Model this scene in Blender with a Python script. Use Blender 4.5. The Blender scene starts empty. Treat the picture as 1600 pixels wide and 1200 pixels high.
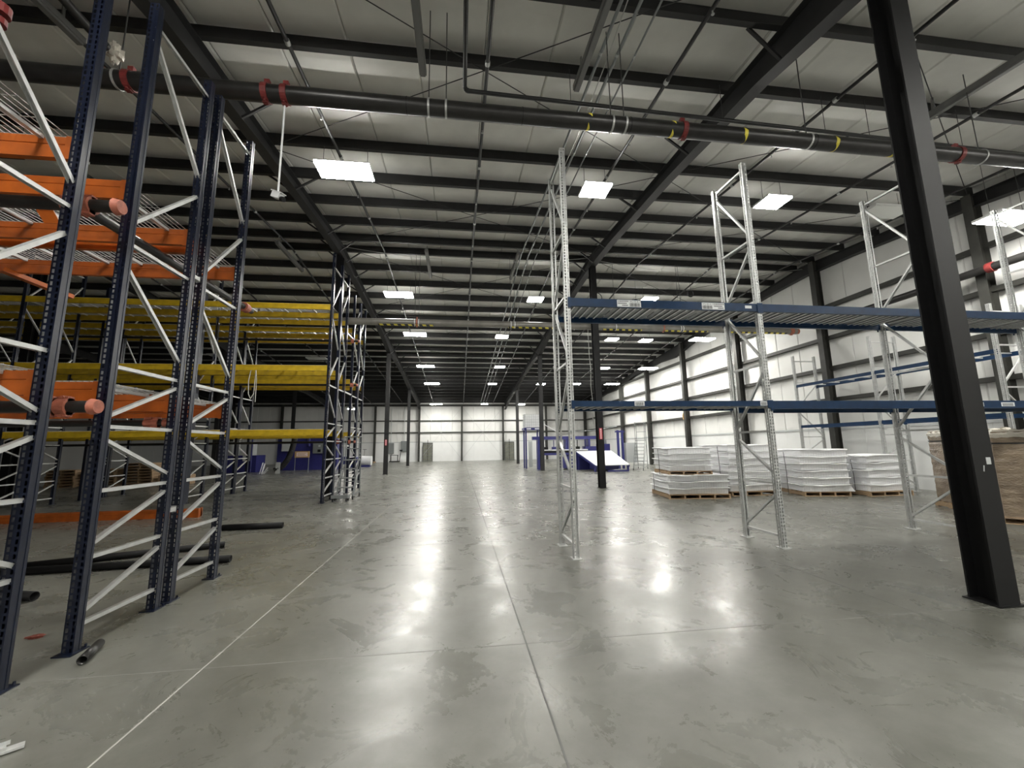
import bpy, math, random
from mathutils import Vector, Matrix
random.seed(7)
C = bpy.context.scene
COL = C.collection
PI = math.pi

# ------------------------------------------------------------------ camera
f_px, pitch, yaw, roll, H = 638.016, 0.149804776, 0.129643577, -0.0148053333, 1.62
fwd = Vector((math.sin(yaw)*math.cos(pitch), math.cos(yaw)*math.cos(pitch), math.sin(pitch)))
rgt = Vector((math.cos(yaw), -math.sin(yaw), 0.0))
upv = rgt.cross(fwd)
r2 = math.cos(roll)*rgt + math.sin(roll)*upv
u2 = -math.sin(roll)*rgt + math.cos(roll)*upv
cd = bpy.data.cameras.new('camera'); cam = bpy.data.objects.new('camera', cd); COL.objects.link(cam)
cd.sensor_width = 36.0; cd.lens = 36.0*f_px/1600.0; cd.clip_start = 0.05; cd.clip_end = 300
M = Matrix((( r2.x, u2.x, -fwd.x, 0), (r2.y, u2.y, -fwd.y, 0), (r2.z, u2.z, -fwd.z, H), (0, 0, 0, 1)))
cam.matrix_world = M
C.camera = cam

# ------------------------------------------------------------------ world + exposure
w = bpy.data.worlds.new('world'); C.world = w; w.use_nodes = True
w.node_tree.nodes['Background'].inputs[0].default_value = (0.6, 0.65, 0.7, 1)
w.node_tree.nodes['Background'].inputs[1].default_value = 0.02
C.view_settings.view_transform = 'Standard'; C.view_settings.look = 'None'
C.view_settings.gamma = 1.0; C.view_settings.use_curve_mapping = False
C.view_settings.exposure = 0.0
LAMP = 140.0          # radiance of a lit high-bay lens
C.cycles.max_bounces = 10; C.cycles.diffuse_bounces = 6; C.cycles.glossy_bounces = 4
C.cycles.sample_clamp_indirect = 6.0

# ------------------------------------------------------------------ materials
def mat(name, col, rough=0.5, metal=0.0, var=0.0, scale=8.0, bump=0.0, bscale=40.0, emit=0.0, ecol=None, spec=None, col2=None, stretch=None):
    m = bpy.data.materials.new(name); m.use_nodes = True
    nt = m.node_tree; b = nt.nodes['Principled BSDF']
    b.inputs['Base Color'].default_value = (*col, 1); b.inputs['Roughness'].default_value = rough
    b.inputs['Metallic'].default_value = metal
    if spec is not None: b.inputs['Specular IOR Level'].default_value = spec
    if var > 0 or col2 or bump > 0:
        tc = nt.nodes.new('ShaderNodeTexCoord'); src = tc.outputs['Object']
        if stretch:
            mp = nt.nodes.new('ShaderNodeMapping'); mp.inputs['Scale'].default_value = stretch
            nt.links.new(src, mp.inputs['Vector']); src = mp.outputs['Vector']
    if var > 0 or col2:
        n = nt.nodes.new('ShaderNodeTexNoise'); n.inputs['Scale'].default_value = scale; n.inputs['Detail'].default_value = 5
        r = nt.nodes.new('ShaderNodeValToRGB')
        c2 = col2 if col2 else tuple(max(0, c*(1-var)) for c in col)
        r.color_ramp.elements[0].position = 0.35; r.color_ramp.elements[1].position = 0.65
        r.color_ramp.elements[0].color = (*c2, 1); r.color_ramp.elements[1].color = (*col, 1)
        nt.links.new(src, n.inputs['Vector']); nt.links.new(n.outputs['Fac'], r.inputs['Fac'])
        nt.links.new(r.outputs['Color'], b.inputs['Base Color'])
    if bump > 0:
        n2 = nt.nodes.new('ShaderNodeTexNoise'); n2.inputs['Scale'].default_value = bscale; n2.inputs['Detail'].default_value = 4
        bp = nt.nodes.new('ShaderNodeBump'); bp.inputs['Strength'].default_value = bump; bp.inputs['Distance'].default_value = 0.02
        nt.links.new(src, n2.inputs['Vector']); nt.links.new(n2.outputs['Fac'], bp.inputs['Height'])
        nt.links.new(bp.outputs['Normal'], b.inputs['Normal'])
    if emit > 0:
        b.inputs['Emission Color'].default_value = (*(ecol or col), 1); b.inputs['Emission Strength'].default_value = emit
    return m

MT = {}
MT['navy'] = mat('navy_paint', (0.007, 0.011, 0.028), 0.28, 0.0, 0.35, 30)
MT['galv'] = mat('galvanised_steel', (0.56, 0.57, 0.56), 0.42, 0.55, 0.22, 14)
MT['brace'] = mat('zinc_brace', (0.66, 0.67, 0.66), 0.4, 0.4, 0.15, 12)
MT['orange'] = mat('orange_paint', (0.5, 0.115, 0.014), 0.42, 0.0, 0.35, 5)
MT['yellow'] = mat('yellow_paint', (0.62, 0.42, 0.02), 0.42, 0.0, 0.25, 5)
MT['blue'] = mat('blue_beam_paint', (0.004, 0.028, 0.08), 0.4, 0.0, 0.2, 8, spec=0.25)
MT['black'] = mat('black_steel_paint', (0.0055, 0.0055, 0.006), 0.55, 0.0, 0.3, 6, spec=0.3)
MT['primer'] = mat('dark_primer', (0.015, 0.015, 0.0155), 0.55, 0.0, 0.3, 4)
MT['wallsteel'] = mat('olive_black_primer', (0.032, 0.032, 0.027), 0.6, 0.0, 0.3, 4)
MT['pipe'] = mat('black_pipe', (0.03, 0.029, 0.028), 0.32, 0.3, 0.3, 6)
MT['rod'] = mat('dark_hanger_rod', (0.06, 0.06, 0.058), 0.5, 0.3)
MT['thinpipe'] = mat('thin_black_pipe', (0.012, 0.012, 0.013), 0.45, 0.0, 0.3, 5)
MT['palepipe'] = mat('pale_grey_pipe', (0.24, 0.23, 0.205), 0.35, 0.1, 0.25, 3)
MT['red'] = mat('red_coupling', (0.2, 0.026, 0.024), 0.5, 0.0, 0.3, 20)
MT['salmon'] = mat('salmon_coupling', (0.5, 0.16, 0.1), 0.55, 0.0, 0.3, 20)
MT['white'] = mat('white_plastic', (0.8, 0.81, 0.82), 0.5, 0.0, 0.06, 6)
MT['tray'] = mat('white_tray_plastic', (0.93, 0.935, 0.95), 0.5, 0.0, 0.03, 9, bump=0.06, bscale=60)
MT['wood'] = mat('pallet_wood', (0.42, 0.29, 0.17), 0.8, 0.0, 0.4, 7, stretch=(1, 6, 6))
MT['cardboard'] = mat('brown_cardboard', (0.33, 0.23, 0.14), 0.6, 0.0, 0.3, 3)
MT['wrap'] = mat('stretch_wrapped_cardboard', (0.25, 0.19, 0.13), 0.2, 0.0, 0.4, 4, bump=0.7, bscale=20, stretch=(1, 1, 2))
MT['film'] = mat('loose_stretch_film', (0.62, 0.58, 0.5), 0.25, 0.0, 0.2, 9, bump=0.6, bscale=30)
MT['machine'] = mat('royal_blue_enamel', (0.03, 0.032, 0.17), 0.4, 0.0, 0.15, 3)
MT['grey'] = mat('grey_enclosure', (0.2, 0.215, 0.215), 0.45, 0.0, 0.1, 5)
MT['lightgrey'] = mat('light_grey_enclosure', (0.5, 0.52, 0.52), 0.5)
MT['rubber'] = mat('black_rubber', (0.012, 0.012, 0.013), 0.7)
MT['wire'] = mat('zinc_wire', (0.5, 0.5, 0.48), 0.4, 0.5)
MT['deck'] = mat('dull_galvanised_deck', (0.33, 0.34, 0.34), 0.4, 0.2, 0.2, 8)
MT['ribshine'] = mat('painted_rib_highlight', (0.95, 0.95, 0.95), 0.35, 0.0)  # near-white rib undersides: light caught along the deck ribs, painted as colour
MT['housing'] = mat('lamp_housing', (0.7, 0.7, 0.69), 0.5)
MT['unlit'] = mat('unlit_lens', (0.62, 0.63, 0.6), 0.3)
MT['lit'] = mat('lit_lens', (1, 1, 1), 0.4, emit=LAMP, ecol=(1.0, 0.98, 0.92))
MT['strip'] = mat('strip_light_grey', (0.13, 0.13, 0.125), 0.5)
MT['label'] = mat('label_paper', (0.72, 0.74, 0.74), 0.5)
MT['ink'] = mat('label_ink', (0.03, 0.03, 0.035), 0.6)
MT['signred'] = mat('sign_red', (0.5, 0.02, 0.04), 0.45)
MT['signwhite'] = mat('sign_white', (0.85, 0.7, 0.71), 0.5)
MT['tan'] = mat('sign_tan', (0.5, 0.33, 0.14), 0.5)
MT['floorplate'] = mat('floor_plate', (0.1, 0.1, 0.1), 0.5, 0.5)
MT['rope'] = mat('white_rope', (0.55, 0.55, 0.5), 0.8)
MT['stain'] = mat('rusty_rag', (0.16, 0.035, 0.02), 0.8)

def hazard(name, axis):
    m = mat(name, (0.8, 0.68, 0.08), 0.45); nt = m.node_tree; b = nt.nodes['Principled BSDF']
    tc = nt.nodes.new('ShaderNodeTexCoord'); wv = nt.nodes.new('ShaderNodeTexWave')
    mp = nt.nodes.new('ShaderNodeMapping'); mp.inputs['Rotation'].default_value = axis[0]
    wv.inputs['Scale'].default_value = axis[1]; wv.bands_direction = 'X'
    r = nt.nodes.new('ShaderNodeValToRGB'); r.color_ramp.interpolation = 'CONSTANT'
    r.color_ramp.elements[0].color = (0.015, 0.015, 0.015, 1); r.color_ramp.elements[1].position = 0.5
    r.color_ramp.elements[1].color = (0.8, 0.68, 0.08, 1)
    nt.links.new(tc.outputs['Object'], mp.inputs['Vector']); nt.links.new(mp.outputs['Vector'], wv.inputs['Vector'])
    nt.links.new(wv.outputs['Fac'], r.inputs['Fac']); nt.links.new(r.outputs['Color'], b.inputs['Base Color'])
    return m
MT['tape_ring'] = hazard('hazard_tape_wrap', ((0, 0.8, 0), 1.6))
MT['tape_run'] = hazard('hazard_tape_run', ((0, 0.8, 0), 1.7))

def concrete():
    m = bpy.data.materials.new('polished_concrete'); m.use_nodes = True; nt = m.node_tree; L = nt.links
    b = nt.nodes['Principled BSDF']; tc = nt.nodes.new('ShaderNodeTexCoord')
    def noise(scale, detail=6, rough=0.6, st=(1, 1, 1), dist=0.0):
        mp = nt.nodes.new('ShaderNodeMapping'); mp.inputs['Scale'].default_value = st
        n = nt.nodes.new('ShaderNodeTexNoise'); n.inputs['Scale'].default_value = scale; n.inputs['Detail'].default_value = detail
        n.inputs['Roughness'].default_value = rough; n.inputs['Distortion'].default_value = dist
        L.new(tc.outputs['Object'], mp.inputs['Vector']); L.new(mp.outputs['Vector'], n.inputs['Vector']); return n.outputs['Fac']
    def ramp(fac, stops):
        r = nt.nodes.new('ShaderNodeValToRGB'); e = r.color_ramp.elements
        while len(e) < len(stops): e.new(0.5)
        for k, (p, c) in enumerate(stops): e[k].position = p; e[k].color = (*c, 1)
        L.new(fac, r.inputs['Fac']); return r.outputs['Color']
    def mul(a, bb, fac=1.0, mode='MULTIPLY'):
        x = nt.nodes.new('ShaderNodeMix'); x.data_type = 'RGBA'; x.blend_type = mode; x.inputs['Factor'].default_value = fac
        L.new(a, x.inputs[6]); L.new(bb, x.inputs[7]); return x.outputs[2]
    base = ramp(noise(0.35, 6, 0.62, (1, 0.7, 1), 0.6), [(0.32, (0.112, 0.112, 0.095)), (0.5, (0.165, 0.165, 0.146)), (0.68, (0.215, 0.215, 0.196))])
    fine = ramp(noise(7, 8, 0.7), [(0.3, (0.82, 0.82, 0.81)), (0.7, (1.1, 1.1, 1.1))])
    sweep = ramp(noise(1.2, 7, 0.66, (0.6, 1.6, 1), 0.5), [(0.25, (0.7, 0.69, 0.66)), (0.6, (1.05, 1.05, 1.05))])
    speck = ramp(noise(26, 3, 0.5), [(0.27, (0.35, 0.34, 0.32)), (0.33, (1, 1, 1))])
    stain = ramp(noise(0.4, 7, 0.62, (1, 0.8, 1), 0.9), [(0.22, (0.5, 0.49, 0.45)), (0.52, (1, 1, 1))])
    c = mul(base, fine); c = mul(c, sweep, 0.5); c = mul(c, speck, 0.3); c = mul(c, stain, 0.55)
    L.new(c, b.inputs['Base Color'])
    rr = ramp(noise(1.7, 7, 0.7, (1, 1, 1), 0.8), [(0.3, (0.2, 0.2, 0.2)), (0.7, (0.4, 0.4, 0.4))])
    L.new(rr, b.inputs['Roughness']); b.inputs['Specular IOR Level'].default_value = 0.55
    bp = nt.nodes.new('ShaderNodeBump'); bp.inputs['Strength'].default_value = 0.06; bp.inputs['Distance'].default_value = 0.02
    L.new(noise(2.6, 6, 0.6), bp.inputs['Height']); L.new(bp.outputs['Normal'], b.inputs['Normal'])
    return m
MT['concrete'] = concrete()
MT['joint'] = mat('joint_filler', (0.1, 0.1, 0.095), 0.7)
MT['jointlight'] = mat('worn_joint_filler', (0.4, 0.39, 0.36), 0.6)
MT['jointfaint'] = mat('faint_joint_filler', (0.24, 0.235, 0.22), 0.6)
MT['ceilfab'] = mat('white_vinyl_insulation', (0.84, 0.835, 0.795), 0.55, 0.0, 0.1, 1.5, bump=0.25, bscale=3.0)
MT['wallfab'] = mat('white_vinyl_wall', (0.76, 0.76, 0.735), 0.5, 0.0, 0.07, 1.2, bump=0.2, bscale=2.5)
MT['liner'] = mat('white_liner_panel', (0.8, 0.81, 0.8), 0.45, 0.0, 0.06, 1.0)
MT['darkwall'] = mat('plain_wall', (0.5, 0.5, 0.48), 0.6)

# ------------------------------------------------------------------ mesh helpers
class MB:
    def __init__(s): s.v = []; s.f = []; s.m = []; s.sm = []
    def add(s, vs, fs, mi=0, smooth=False):
        o = len(s.v); s.v.extend([tuple(p) for p in vs])
        for f in fs: s.f.append(tuple(i+o for i in f)); s.m.append(mi); s.sm.append(smooth)
        return s
    def box(s, x0, y0, z0, x1, y1, z1, mi=0):
        return s.add([(x0,y0,z0),(x1,y0,z0),(x1,y1,z0),(x0,y1,z0),(x0,y0,z1),(x1,y0,z1),(x1,y1,z1),(x0,y1,z1)],
                     [(0,3,2,1),(4,5,6,7),(0,1,5,4),(1,2,6,5),(2,3,7,6),(3,0,4,7)], mi)
    def frame3(s, p, q):
        d = (Vector(q)-Vector(p)); n = d.normalized()
        a = Vector((0,0,1)) if abs(n.z) < 0.95 else Vector((1,0,0))
        u = n.cross(a).normalized(); v = u.cross(n).normalized(); return n, u, v
    def bar(s, p, q, wu, wv, mi=0):
        n, u, v = s.frame3(p, q); p = Vector(p); q = Vector(q); vs = []
        for b in (p, q):
            for a, c in ((-1,-1),(1,-1),(1,1),(-1,1)): vs.append(b+u*(a*wu/2)+v*(c*wv/2))
        return s.add(vs, [(0,1,2,3),(7,6,5,4),(0,4,5,1),(1,5,6,2),(2,6,7,3),(3,7,4,0)], mi)
    def tube(s, p, q, r, n=10, mi=0, r2=None, cap=True):
        nn, u, v = s.frame3(p, q); p = Vector(p); q = Vector(q); r2 = r if r2 is None else r2; vs = []
        for b, rr in ((p, r), (q, r2)):
            for k in range(n):
                t = 2*PI*k/n; vs.append(b+u*(rr*math.cos(t))+v*(rr*math.sin(t)))
        s.add(vs, [(k, (k+1) % n, n+(k+1) % n, n+k) for k in range(n)], mi, True)
        if cap:
            s.add(vs[:n], [tuple(range(n-1, -1, -1))], mi); s.add(vs[n:], [tuple(range(n))], mi)
        return s
    def path(s, pts, r, n=8, mi=0):
        for a, b in zip(pts[:-1], pts[1:]): s.tube(a, b, r, n, mi)
        return s
    def prism(s, prof, axis, a0, a1, mi=0):
        def P(u, v, a):
            return (a, u, v) if axis == 'x' else ((u, a, v) if axis == 'y' else (u, v, a))
        n = len(prof); vs = [P(u, v, a0) for u, v in prof]+[P(u, v, a1) for u, v in prof]
        return s.add(vs, [(k, (k+1) % n, n+(k+1) % n, n+k) for k in range(n)]+[tuple(range(n-1, -1, -1)), tuple(range(n, 2*n))], mi)
    def ring(s, c, axis, r0, r1, h, n=24, mi=0, a0=0.0, a1=2*PI):
        # a band round an axis ('x' or 'y'): inner radius r0, outer r1, width h
        full = abs(a1-a0-2*PI) < 1e-6; m = n if full else n+1; vs = []
        for k in range(m):
            t = a0+(a1-a0)*k/n; cu, sv = math.cos(t), math.sin(t)
            for rr, d in ((r0,-h/2),(r1,-h/2),(r1,h/2),(r0,h/2)):
                vs.append((c[0]+d, c[1]+rr*cu, c[2]+rr*sv) if axis == 'x' else ((c[0]+rr*cu, c[1]+d, c[2]+rr*sv) if axis == 'y' else (c[0]+rr*cu, c[1]+rr*sv, c[2]+d)))
        fs = []
        for k in range(n if full else n):
            j = (k+1) % m
            for e in range(4): fs.append((4*k+e, 4*k+(e+1) % 4, 4*j+(e+1) % 4, 4*j+e))
        return s.add(vs, fs, mi, False)
    def mesh(s, name, mats):
        me = bpy.data.meshes.new(name); me.from_pydata(s.v, [], s.f)
        for m in (mats if isinstance(mats, (list, tuple)) else [mats]): me.materials.append(MT[m] if isinstance(m, str) else m)
        me.polygons.foreach_set('material_index', s.m); me.polygons.foreach_set('use_smooth', s.sm); me.update()
        return me
    def build(s, name, mats, parent=None, loc=(0,0,0)):
        return obj(name, s.mesh(name, mats), parent, loc)

def obj(name, me, parent=None, loc=(0,0,0), rz=0.0):
    o = bpy.data.objects.new(name, me); COL.objects.link(o)
    if parent: o.parent = parent
    o.location = loc
    if rz: o.rotation_euler.z = rz
    return o
def tag(o, label, cat, group=None):
    o['label'] = label; o['category'] = cat
    if group: o['group'] = group
    return o
def thing(name, label, cat, loc=(0,0,0), rz=0.0, group=None):
    o = bpy.data.objects.new(name, None); COL.objects.link(o); o.empty_display_size = 0.2
    o.location = loc; o.rotation_euler.z = rz
    return tag(o, label, cat, group)
def struct(o): o['kind'] = 'structure'; return o
def stuff(o): o['kind'] = 'stuff'; return o

# ------------------------------------------------------------------ building data
YR = 15.2
def PB(y): return 9.2-abs(y-YR)/12.0        # underside plane of the purlins
XL, XR, YN, YF = -34.0, 15.2, -9.0, 47.6
COLX = (-24.0, -14.2, -4.47, 5.33)
COLY = (3.73, 15.16, 26.3, 37.4)
PUR = sorted([YR-0.46-1.36*k for k in range(18)]+[YR+0.46+1.36*k for k in range(24)])
PUR = [y for y in PUR if YN+0.3 < y < YF-0.2]

# ------------------------------------------------------------------ floor
fl = struct(MB().box(XL, YN, -0.15, XR, YF, 0.0).build('floor', 'concrete'))
for x in (0.56,):
    MB().box(x-0.006, YN, 0.0, x+0.006, YF-0.05, 0.0015).build('floor_joint', 'joint', fl)
MB().box(-1.9-0.006, YN, 0.0, -1.9+0.006, YF-0.05, 0.0015).build('floor_joint', 'jointlight', fl)
for y in (3.62, 7.3, 11.0, 14.7, 18.4, 22.1):
    MB().box(XL+0.1, y-0.0025, 0.0, XR-0.3, y+0.0025, 0.001).build('floor_joint', 'joint' if y > 4 else 'jointfaint', fl)
for x in (4.3, 8.0, 11.7, -5.6, -9.3):
    MB().box(x-0.003, YN, 0.0, x+0.003, YF-0.1, 0.001).build('floor_joint', 'joint', fl)

# ------------------------------------------------------------------ ceiling: strips of insulation, purlins, rafters
ce = MB()
ce.add([(XL-0.2, YN-0.2, PB(YN)+0.45), (XR+0.2, YN-0.2, PB(YN)+0.45), (XL-0.2, YR, PB(YR)+0.45), (XR+0.2, YR, PB(YR)+0.45), (XL-0.2, YF+0.2, PB(YF)+0.45), (XR+0.2, YF+0.2, PB(YF)+0.45)],
       [(0,1,3,2),(2,3,5,4)])
ceiling = struct(ce.build('ceiling', 'darkwall'))
W = 1.23
ysamp = [YN]
for a, b in zip(PUR[:-1], PUR[1:]): ysamp += [a, a+(b-a)*0.33, a+(b-a)*0.67]
ysamp += [PUR[-1], YF]
def strip_mesh():
    mb = MB(); vs = []; cols = (0.004, 0.03, W/2, W-0.03, W-0.004); nc = len(cols)
    for i, y in enumerate(ysamp):
        onp = any(abs(y-p) < 1e-6 for p in PUR)
        for j, x in enumerate(cols):
            z = PB(y)+0.335 - (0 if onp else 0.022)
            z += 0.03 if j in (0, nc-1) else 0.0
            vs.append((x, y, z))
    fs = [(i*nc+j, i*nc+j+1, (i+1)*nc+j+1, (i+1)*nc+j) for i in range(len(ysamp)-1) for j in range(nc-1)]
    return mb.add(vs, fs, 0, False).mesh('insulation_strip', 'ceilfab')
sm = strip_mesh()
for k in range(40): obj('insulation_strip', sm, ceiling, (XL+k*W, 0, 0))
HP = 0.31
zp = [(-0.004, HP), (0.095, HP), (0.095, HP-0.007), (0.004, HP-0.007), (0.004, 0.0), (-0.095, 0.0), (-0.095, 0.007), (-0.004, 0.007)]
pm = MB().prism(zp, 'x', XL+0.1, XR-0.1).mesh('purlin', 'primer')
for y in PUR: obj('purlin', pm, ceiling, (0, y, PB(y)))
RD = [(-8.8, .5), (-2, .42), (2.2, .55), (3.73, .72), (5.8, .48), (9, .36), (13, .36), (15.2, .46), (17.5, .36), (22, .36), (24.3, .48), (26.3, .72), (28.5, .45), (33, .36), (37.4, .6), (40, .4), (44, .45), (47.4, .7)]
def rafter_mesh(deep):
    mb = MB(); hw, t = 0.12, 0.012
    for (y0, d0), (y1, d1) in zip(RD[:-1], RD[1:]):
        d0 *= deep; d1 *= deep
        a, b = PB(y0)-0.003, PB(y1)-0.003
        for (xa, xb, za0, zb0, za1, zb1) in ((-hw, hw, a-t, a, b-t, b), (-hw, hw, a-d0, a-d0+t, b-d1, b-d1+t), (-0.005, 0.005, a-d0, a, b-d1, b)):
            mb.add([(xa,y0,za0),(xb,y0,za0),(xb,y1,za1),(xa,y1,za1),(xa,y0,zb0),(xb,y0,zb0),(xb,y1,zb1),(xa,y1,zb1)],
                   [(0,3,2,1),(4,5,6,7),(0,1,5,4),(1,2,6,5),(2,3,7,6),(3,0,4,7)])
    return mb.mesh('rafter', 'primer')
rm = rafter_mesh(1.0)
for x in COLX: obj('rafter', rm, ceiling, (x, 0, 0))
obj('rafter', rafter_mesh(1.0), ceiling, (14.98, 0, 0))
bm1 = {}
def rdepth(y):
    for (y0, d0), (y1, d1) in zip(RD[:-1], RD[1:]):
        if y0 <= y <= y1: return d0+(d1-d0)*(y-y0)/(y1-y0)
    return 0.4
for x in (-4.47, 5.33):
    for i, y in enumerate(PUR):
        if y < 3 or y > 34: continue
        if i % 2 == 0 or abs(y-YR) < 3:
            for sd in ((-1,) if x > 0 else (-1, 1)):
                z = PB(y)-rdepth(y)+0.03
                MB().bar((x+sd*0.05, y+0.04, z), (x+sd*0.62, y+0.04, PB(y)+0.05), 0.045, 0.045).build('flange_brace', 'primer', ceiling)
# roof cross bracing rods in the bay over the aisle and the next one
for x0, x1 in ((-4.4, 5.25), (5.4, 14.9)):
    for y0 in (3.8, 9.4, 15.3, 20.8, 26.4):
        y1 = y0+5.5
        for (ya, yb) in ((y0, y1), (y1, y0)):
            ym = (ya+yb)/2
            MB().path([(x0, ya, PB(ya)-0.03), ((x0+x1)/2, ym, PB(ym)-0.05), (x1, yb, PB(yb)-0.03)], 0.009, 6).build('bracing_rod', 'primer', ceiling)

# ------------------------------------------------------------------ walls
def wall_panel_mesh(name, zlev, top0, top1, wdt):
    # one padded strip of wall: local u across, bulging to -n between the girts
    mb = MB(); vs = []; zs = []
    for a, b in zip(zlev[:-1], zlev[1:]): zs += [(a, 0), (a+(b-a)*0.12, 0.03), (a+(b-a)*0.5, 0.045), (a+(b-a)*0.88, 0.03)]
    zs.append((zlev[-1], 0)); us = (0.003, 0.025, wdt/2, wdt-0.025, wdt-0.003); nc = len(us)
    for z, bl in zs:
        for j, u in enumerate(us):
            e = 0.0 if j in (0, nc-1) else 1.0
            top = top0+(top1-top0)*u/wdt
            vs.append((u, -(bl*0.4+0.02)*e, min(z, top)))
    fs = [(i*nc+j, i*nc+j+1, (i+1)*nc+j+1, (i+1)*nc+j) for i in range(len(zs)-1) for j in range(nc-1)]
    return mb.add(vs, fs).mesh(name, 'wallfab')
# far wall
wf = struct(MB().box(XL, YF, 0, XR+0.3, YF+0.2, 6.9).build('wall_back', 'darkwall'))
GF = (2.2, 3.23, 4.55, 5.8)
fm = wall_panel_mesh('insulation_panel', (2.15, 3.23, 4.55, 6.75), 6.75, 6.75, 1.23)
for k in range(40): obj('insulation_panel', fm, wf, (XL+k*1.23, YF-0.005, 0))
for k in range(40): MB().box(XL+k*1.23+0.004, YF-0.06, 0.0, XL+(k+1)*1.23-0.004, YF-0.002, 2.12).build('liner_panel', 'liner', wf)
MB().box(XL, YF-0.085, 2.12, XR, YF-0.01, 2.2).build('liner_cap', 'lightgrey', wf)
for z in GF[1:3]: MB().box(XL, YF-0.2, z-0.06, XR, YF-0.06, z+0.06).build('girt', 'wallsteel', wf)
MB().box(XL, YF-0.3, 6.2, XR, YF-0.06, 6.42).build('girt', 'wallsteel', wf)
def icol(name, mtl, parent, x, y, z1, fx=0.2, fy=0.2, flange='y', t=0.014, z0=0.0, loc=None):
    mb = MB(); ox, oy = (x, y) if loc is None else (0, 0)
    if flange == 'y':
        mb.box(ox-fx/2, oy-fy/2, z0, ox+fx/2, oy-fy/2+t, z1); mb.box(ox-fx/2, oy+fy/2-t, z0, ox+fx/2, oy+fy/2, z1)
        mb.box(ox-0.006, oy-fy/2+t, z0, ox+0.006, oy+fy/2-t, z1)
    else:
        mb.box(ox-fx/2, oy-fy/2, z0, ox-fx/2+t, oy+fy/2, z1); mb.box(ox+fx/2-t, oy-fy/2, z0, ox+fx/2, oy+fy/2, z1)
        mb.box(ox-fx/2+t, oy-0.006, z0, ox+fx/2-t, oy+0.006, z1)
    return mb.build(name, mtl, parent, loc or (0, 0, 0))
for x in (-29, -24, -19.1, -14.2, -9.3, -4.47, 0.3, 5.05, 10.15): icol('wall_column', 'wallsteel', wf, x, YF-0.35, 6.4, 0.2, 0.3)
for xa in (-4.4, 0.35): # cross rods
    xb = xa+4.7
    for a, b in ((xa, xb), (xb, xa)): MB().tube((a, YF-0.28, 0.2), (b, YF-0.28, 6.1), 0.014, 6).build('bracing_rod', 'lightgrey', wf)
# right wall
wr = MB()
for (ya, yb) in ((YN, YR), (YR, YF)):
    wr.add([(XR, ya, 0), (XR, yb, 0), (XR, yb, PB(yb)+0.42), (XR, ya, PB(ya)+0.42), (XR+0.2, ya, 0), (XR+0.2, yb, 0), (XR+0.2, yb, PB(yb)+0.42), (XR+0.2, ya, PB(ya)+0.42)],
           [(0,1,2,3), (7,6,5,4), (3,2,6,7), (0,4,5,1), (0,3,7,4), (1,5,6,2)])
wr = struct(wr.build('wall_right', 'darkwall'))
GR = (3.28, 4.55, 5.8, 7.1)
n = int((YF-YN)/1.25); wd = (YF-YN)/n
for k in range(n):
    ya, yb = YN+k*wd, YN+(k+1)*wd
    t0, t1 = PB(yb)+0.31, PB(ya)+0.31
    me = wall_panel_mesh('insulation_panel', (2.1,)+GR+(9.5,), t0, t1, wd)
    o = obj('insulation_panel', me, wr, (XR-0.005, yb, 0), -PI/2)
    MB().box(XR-0.06, ya+0.004, 0, XR-0.002, yb-0.004, 2.07).build('liner_panel', 'liner', wr)
MB().box(XR-0.09, YN, 2.07, XR-0.01, YF-0.3, 2.15).build('liner_cap', 'lightgrey', wr)
for z in GR:
    y1 = min(YF-0.3, YR+(9.0-z)*12); y0 = YN
    MB().box(XR-0.24, y0, z-0.07, XR-0.07, y1, z+0.07).build('girt', 'wallsteel', wr)
for y in (-1.5, 3.9, 9.25, 14.6, 19.8, 25.2, 30.6, 36.0, 41.6, 47.2): icol('wall_column', 'wallsteel', wr, XR-0.34, y, PB(y)-0.02, 0.3, 0.24, 'x')
# left + rear walls, out of the lit area
wl = struct(MB().box(XL-0.2, YN, 0, XL, YF, 9.5).build('wall_left', 'darkwall'))
wb = struct(MB().box(XL, YN-0.2, 0, XR, YN, 9.0).build('wall_front', 'wallfab'))

# ------------------------------------------------------------------ steel columns
CW = {3.73: 0.25, 15.16: 0.235, 26.3: 0.24, 37.4: 0.24}
place = {(5.33, 3.73): 'wide black steel H column standing close on the right, white tape scrap on its flange',
 (5.33, 15.16): 'black steel column with red and white sign, behind the blue beam rack',
 (5.33, 26.3): 'dark steel column in front of the white caged tote on its blue stand',
 (5.33, 37.4): 'dark steel column near the far wall by the right wire mesh gate',
 (-4.47, 15.16): 'black steel column standing among the yellow beam racks beside the aisle',
 (-4.47, 26.3): 'grey black steel column with small red sign, first beyond the yellow racks',
 (-4.47, 37.4): 'grey black steel column before the electrical panels on the far wall',
 (-14.2, 3.73): 'dark steel column hidden deep behind the orange beam racks',
 (-14.2, 15.16): 'dark steel column inside the yellow racks, deep in the unlit bay',
 (-14.2, 26.3): 'dark steel column beside the hanging black hose in the unlit bay',
 (-14.2, 37.4): 'dark steel column behind the blue enclosure at the far wall'}
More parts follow.
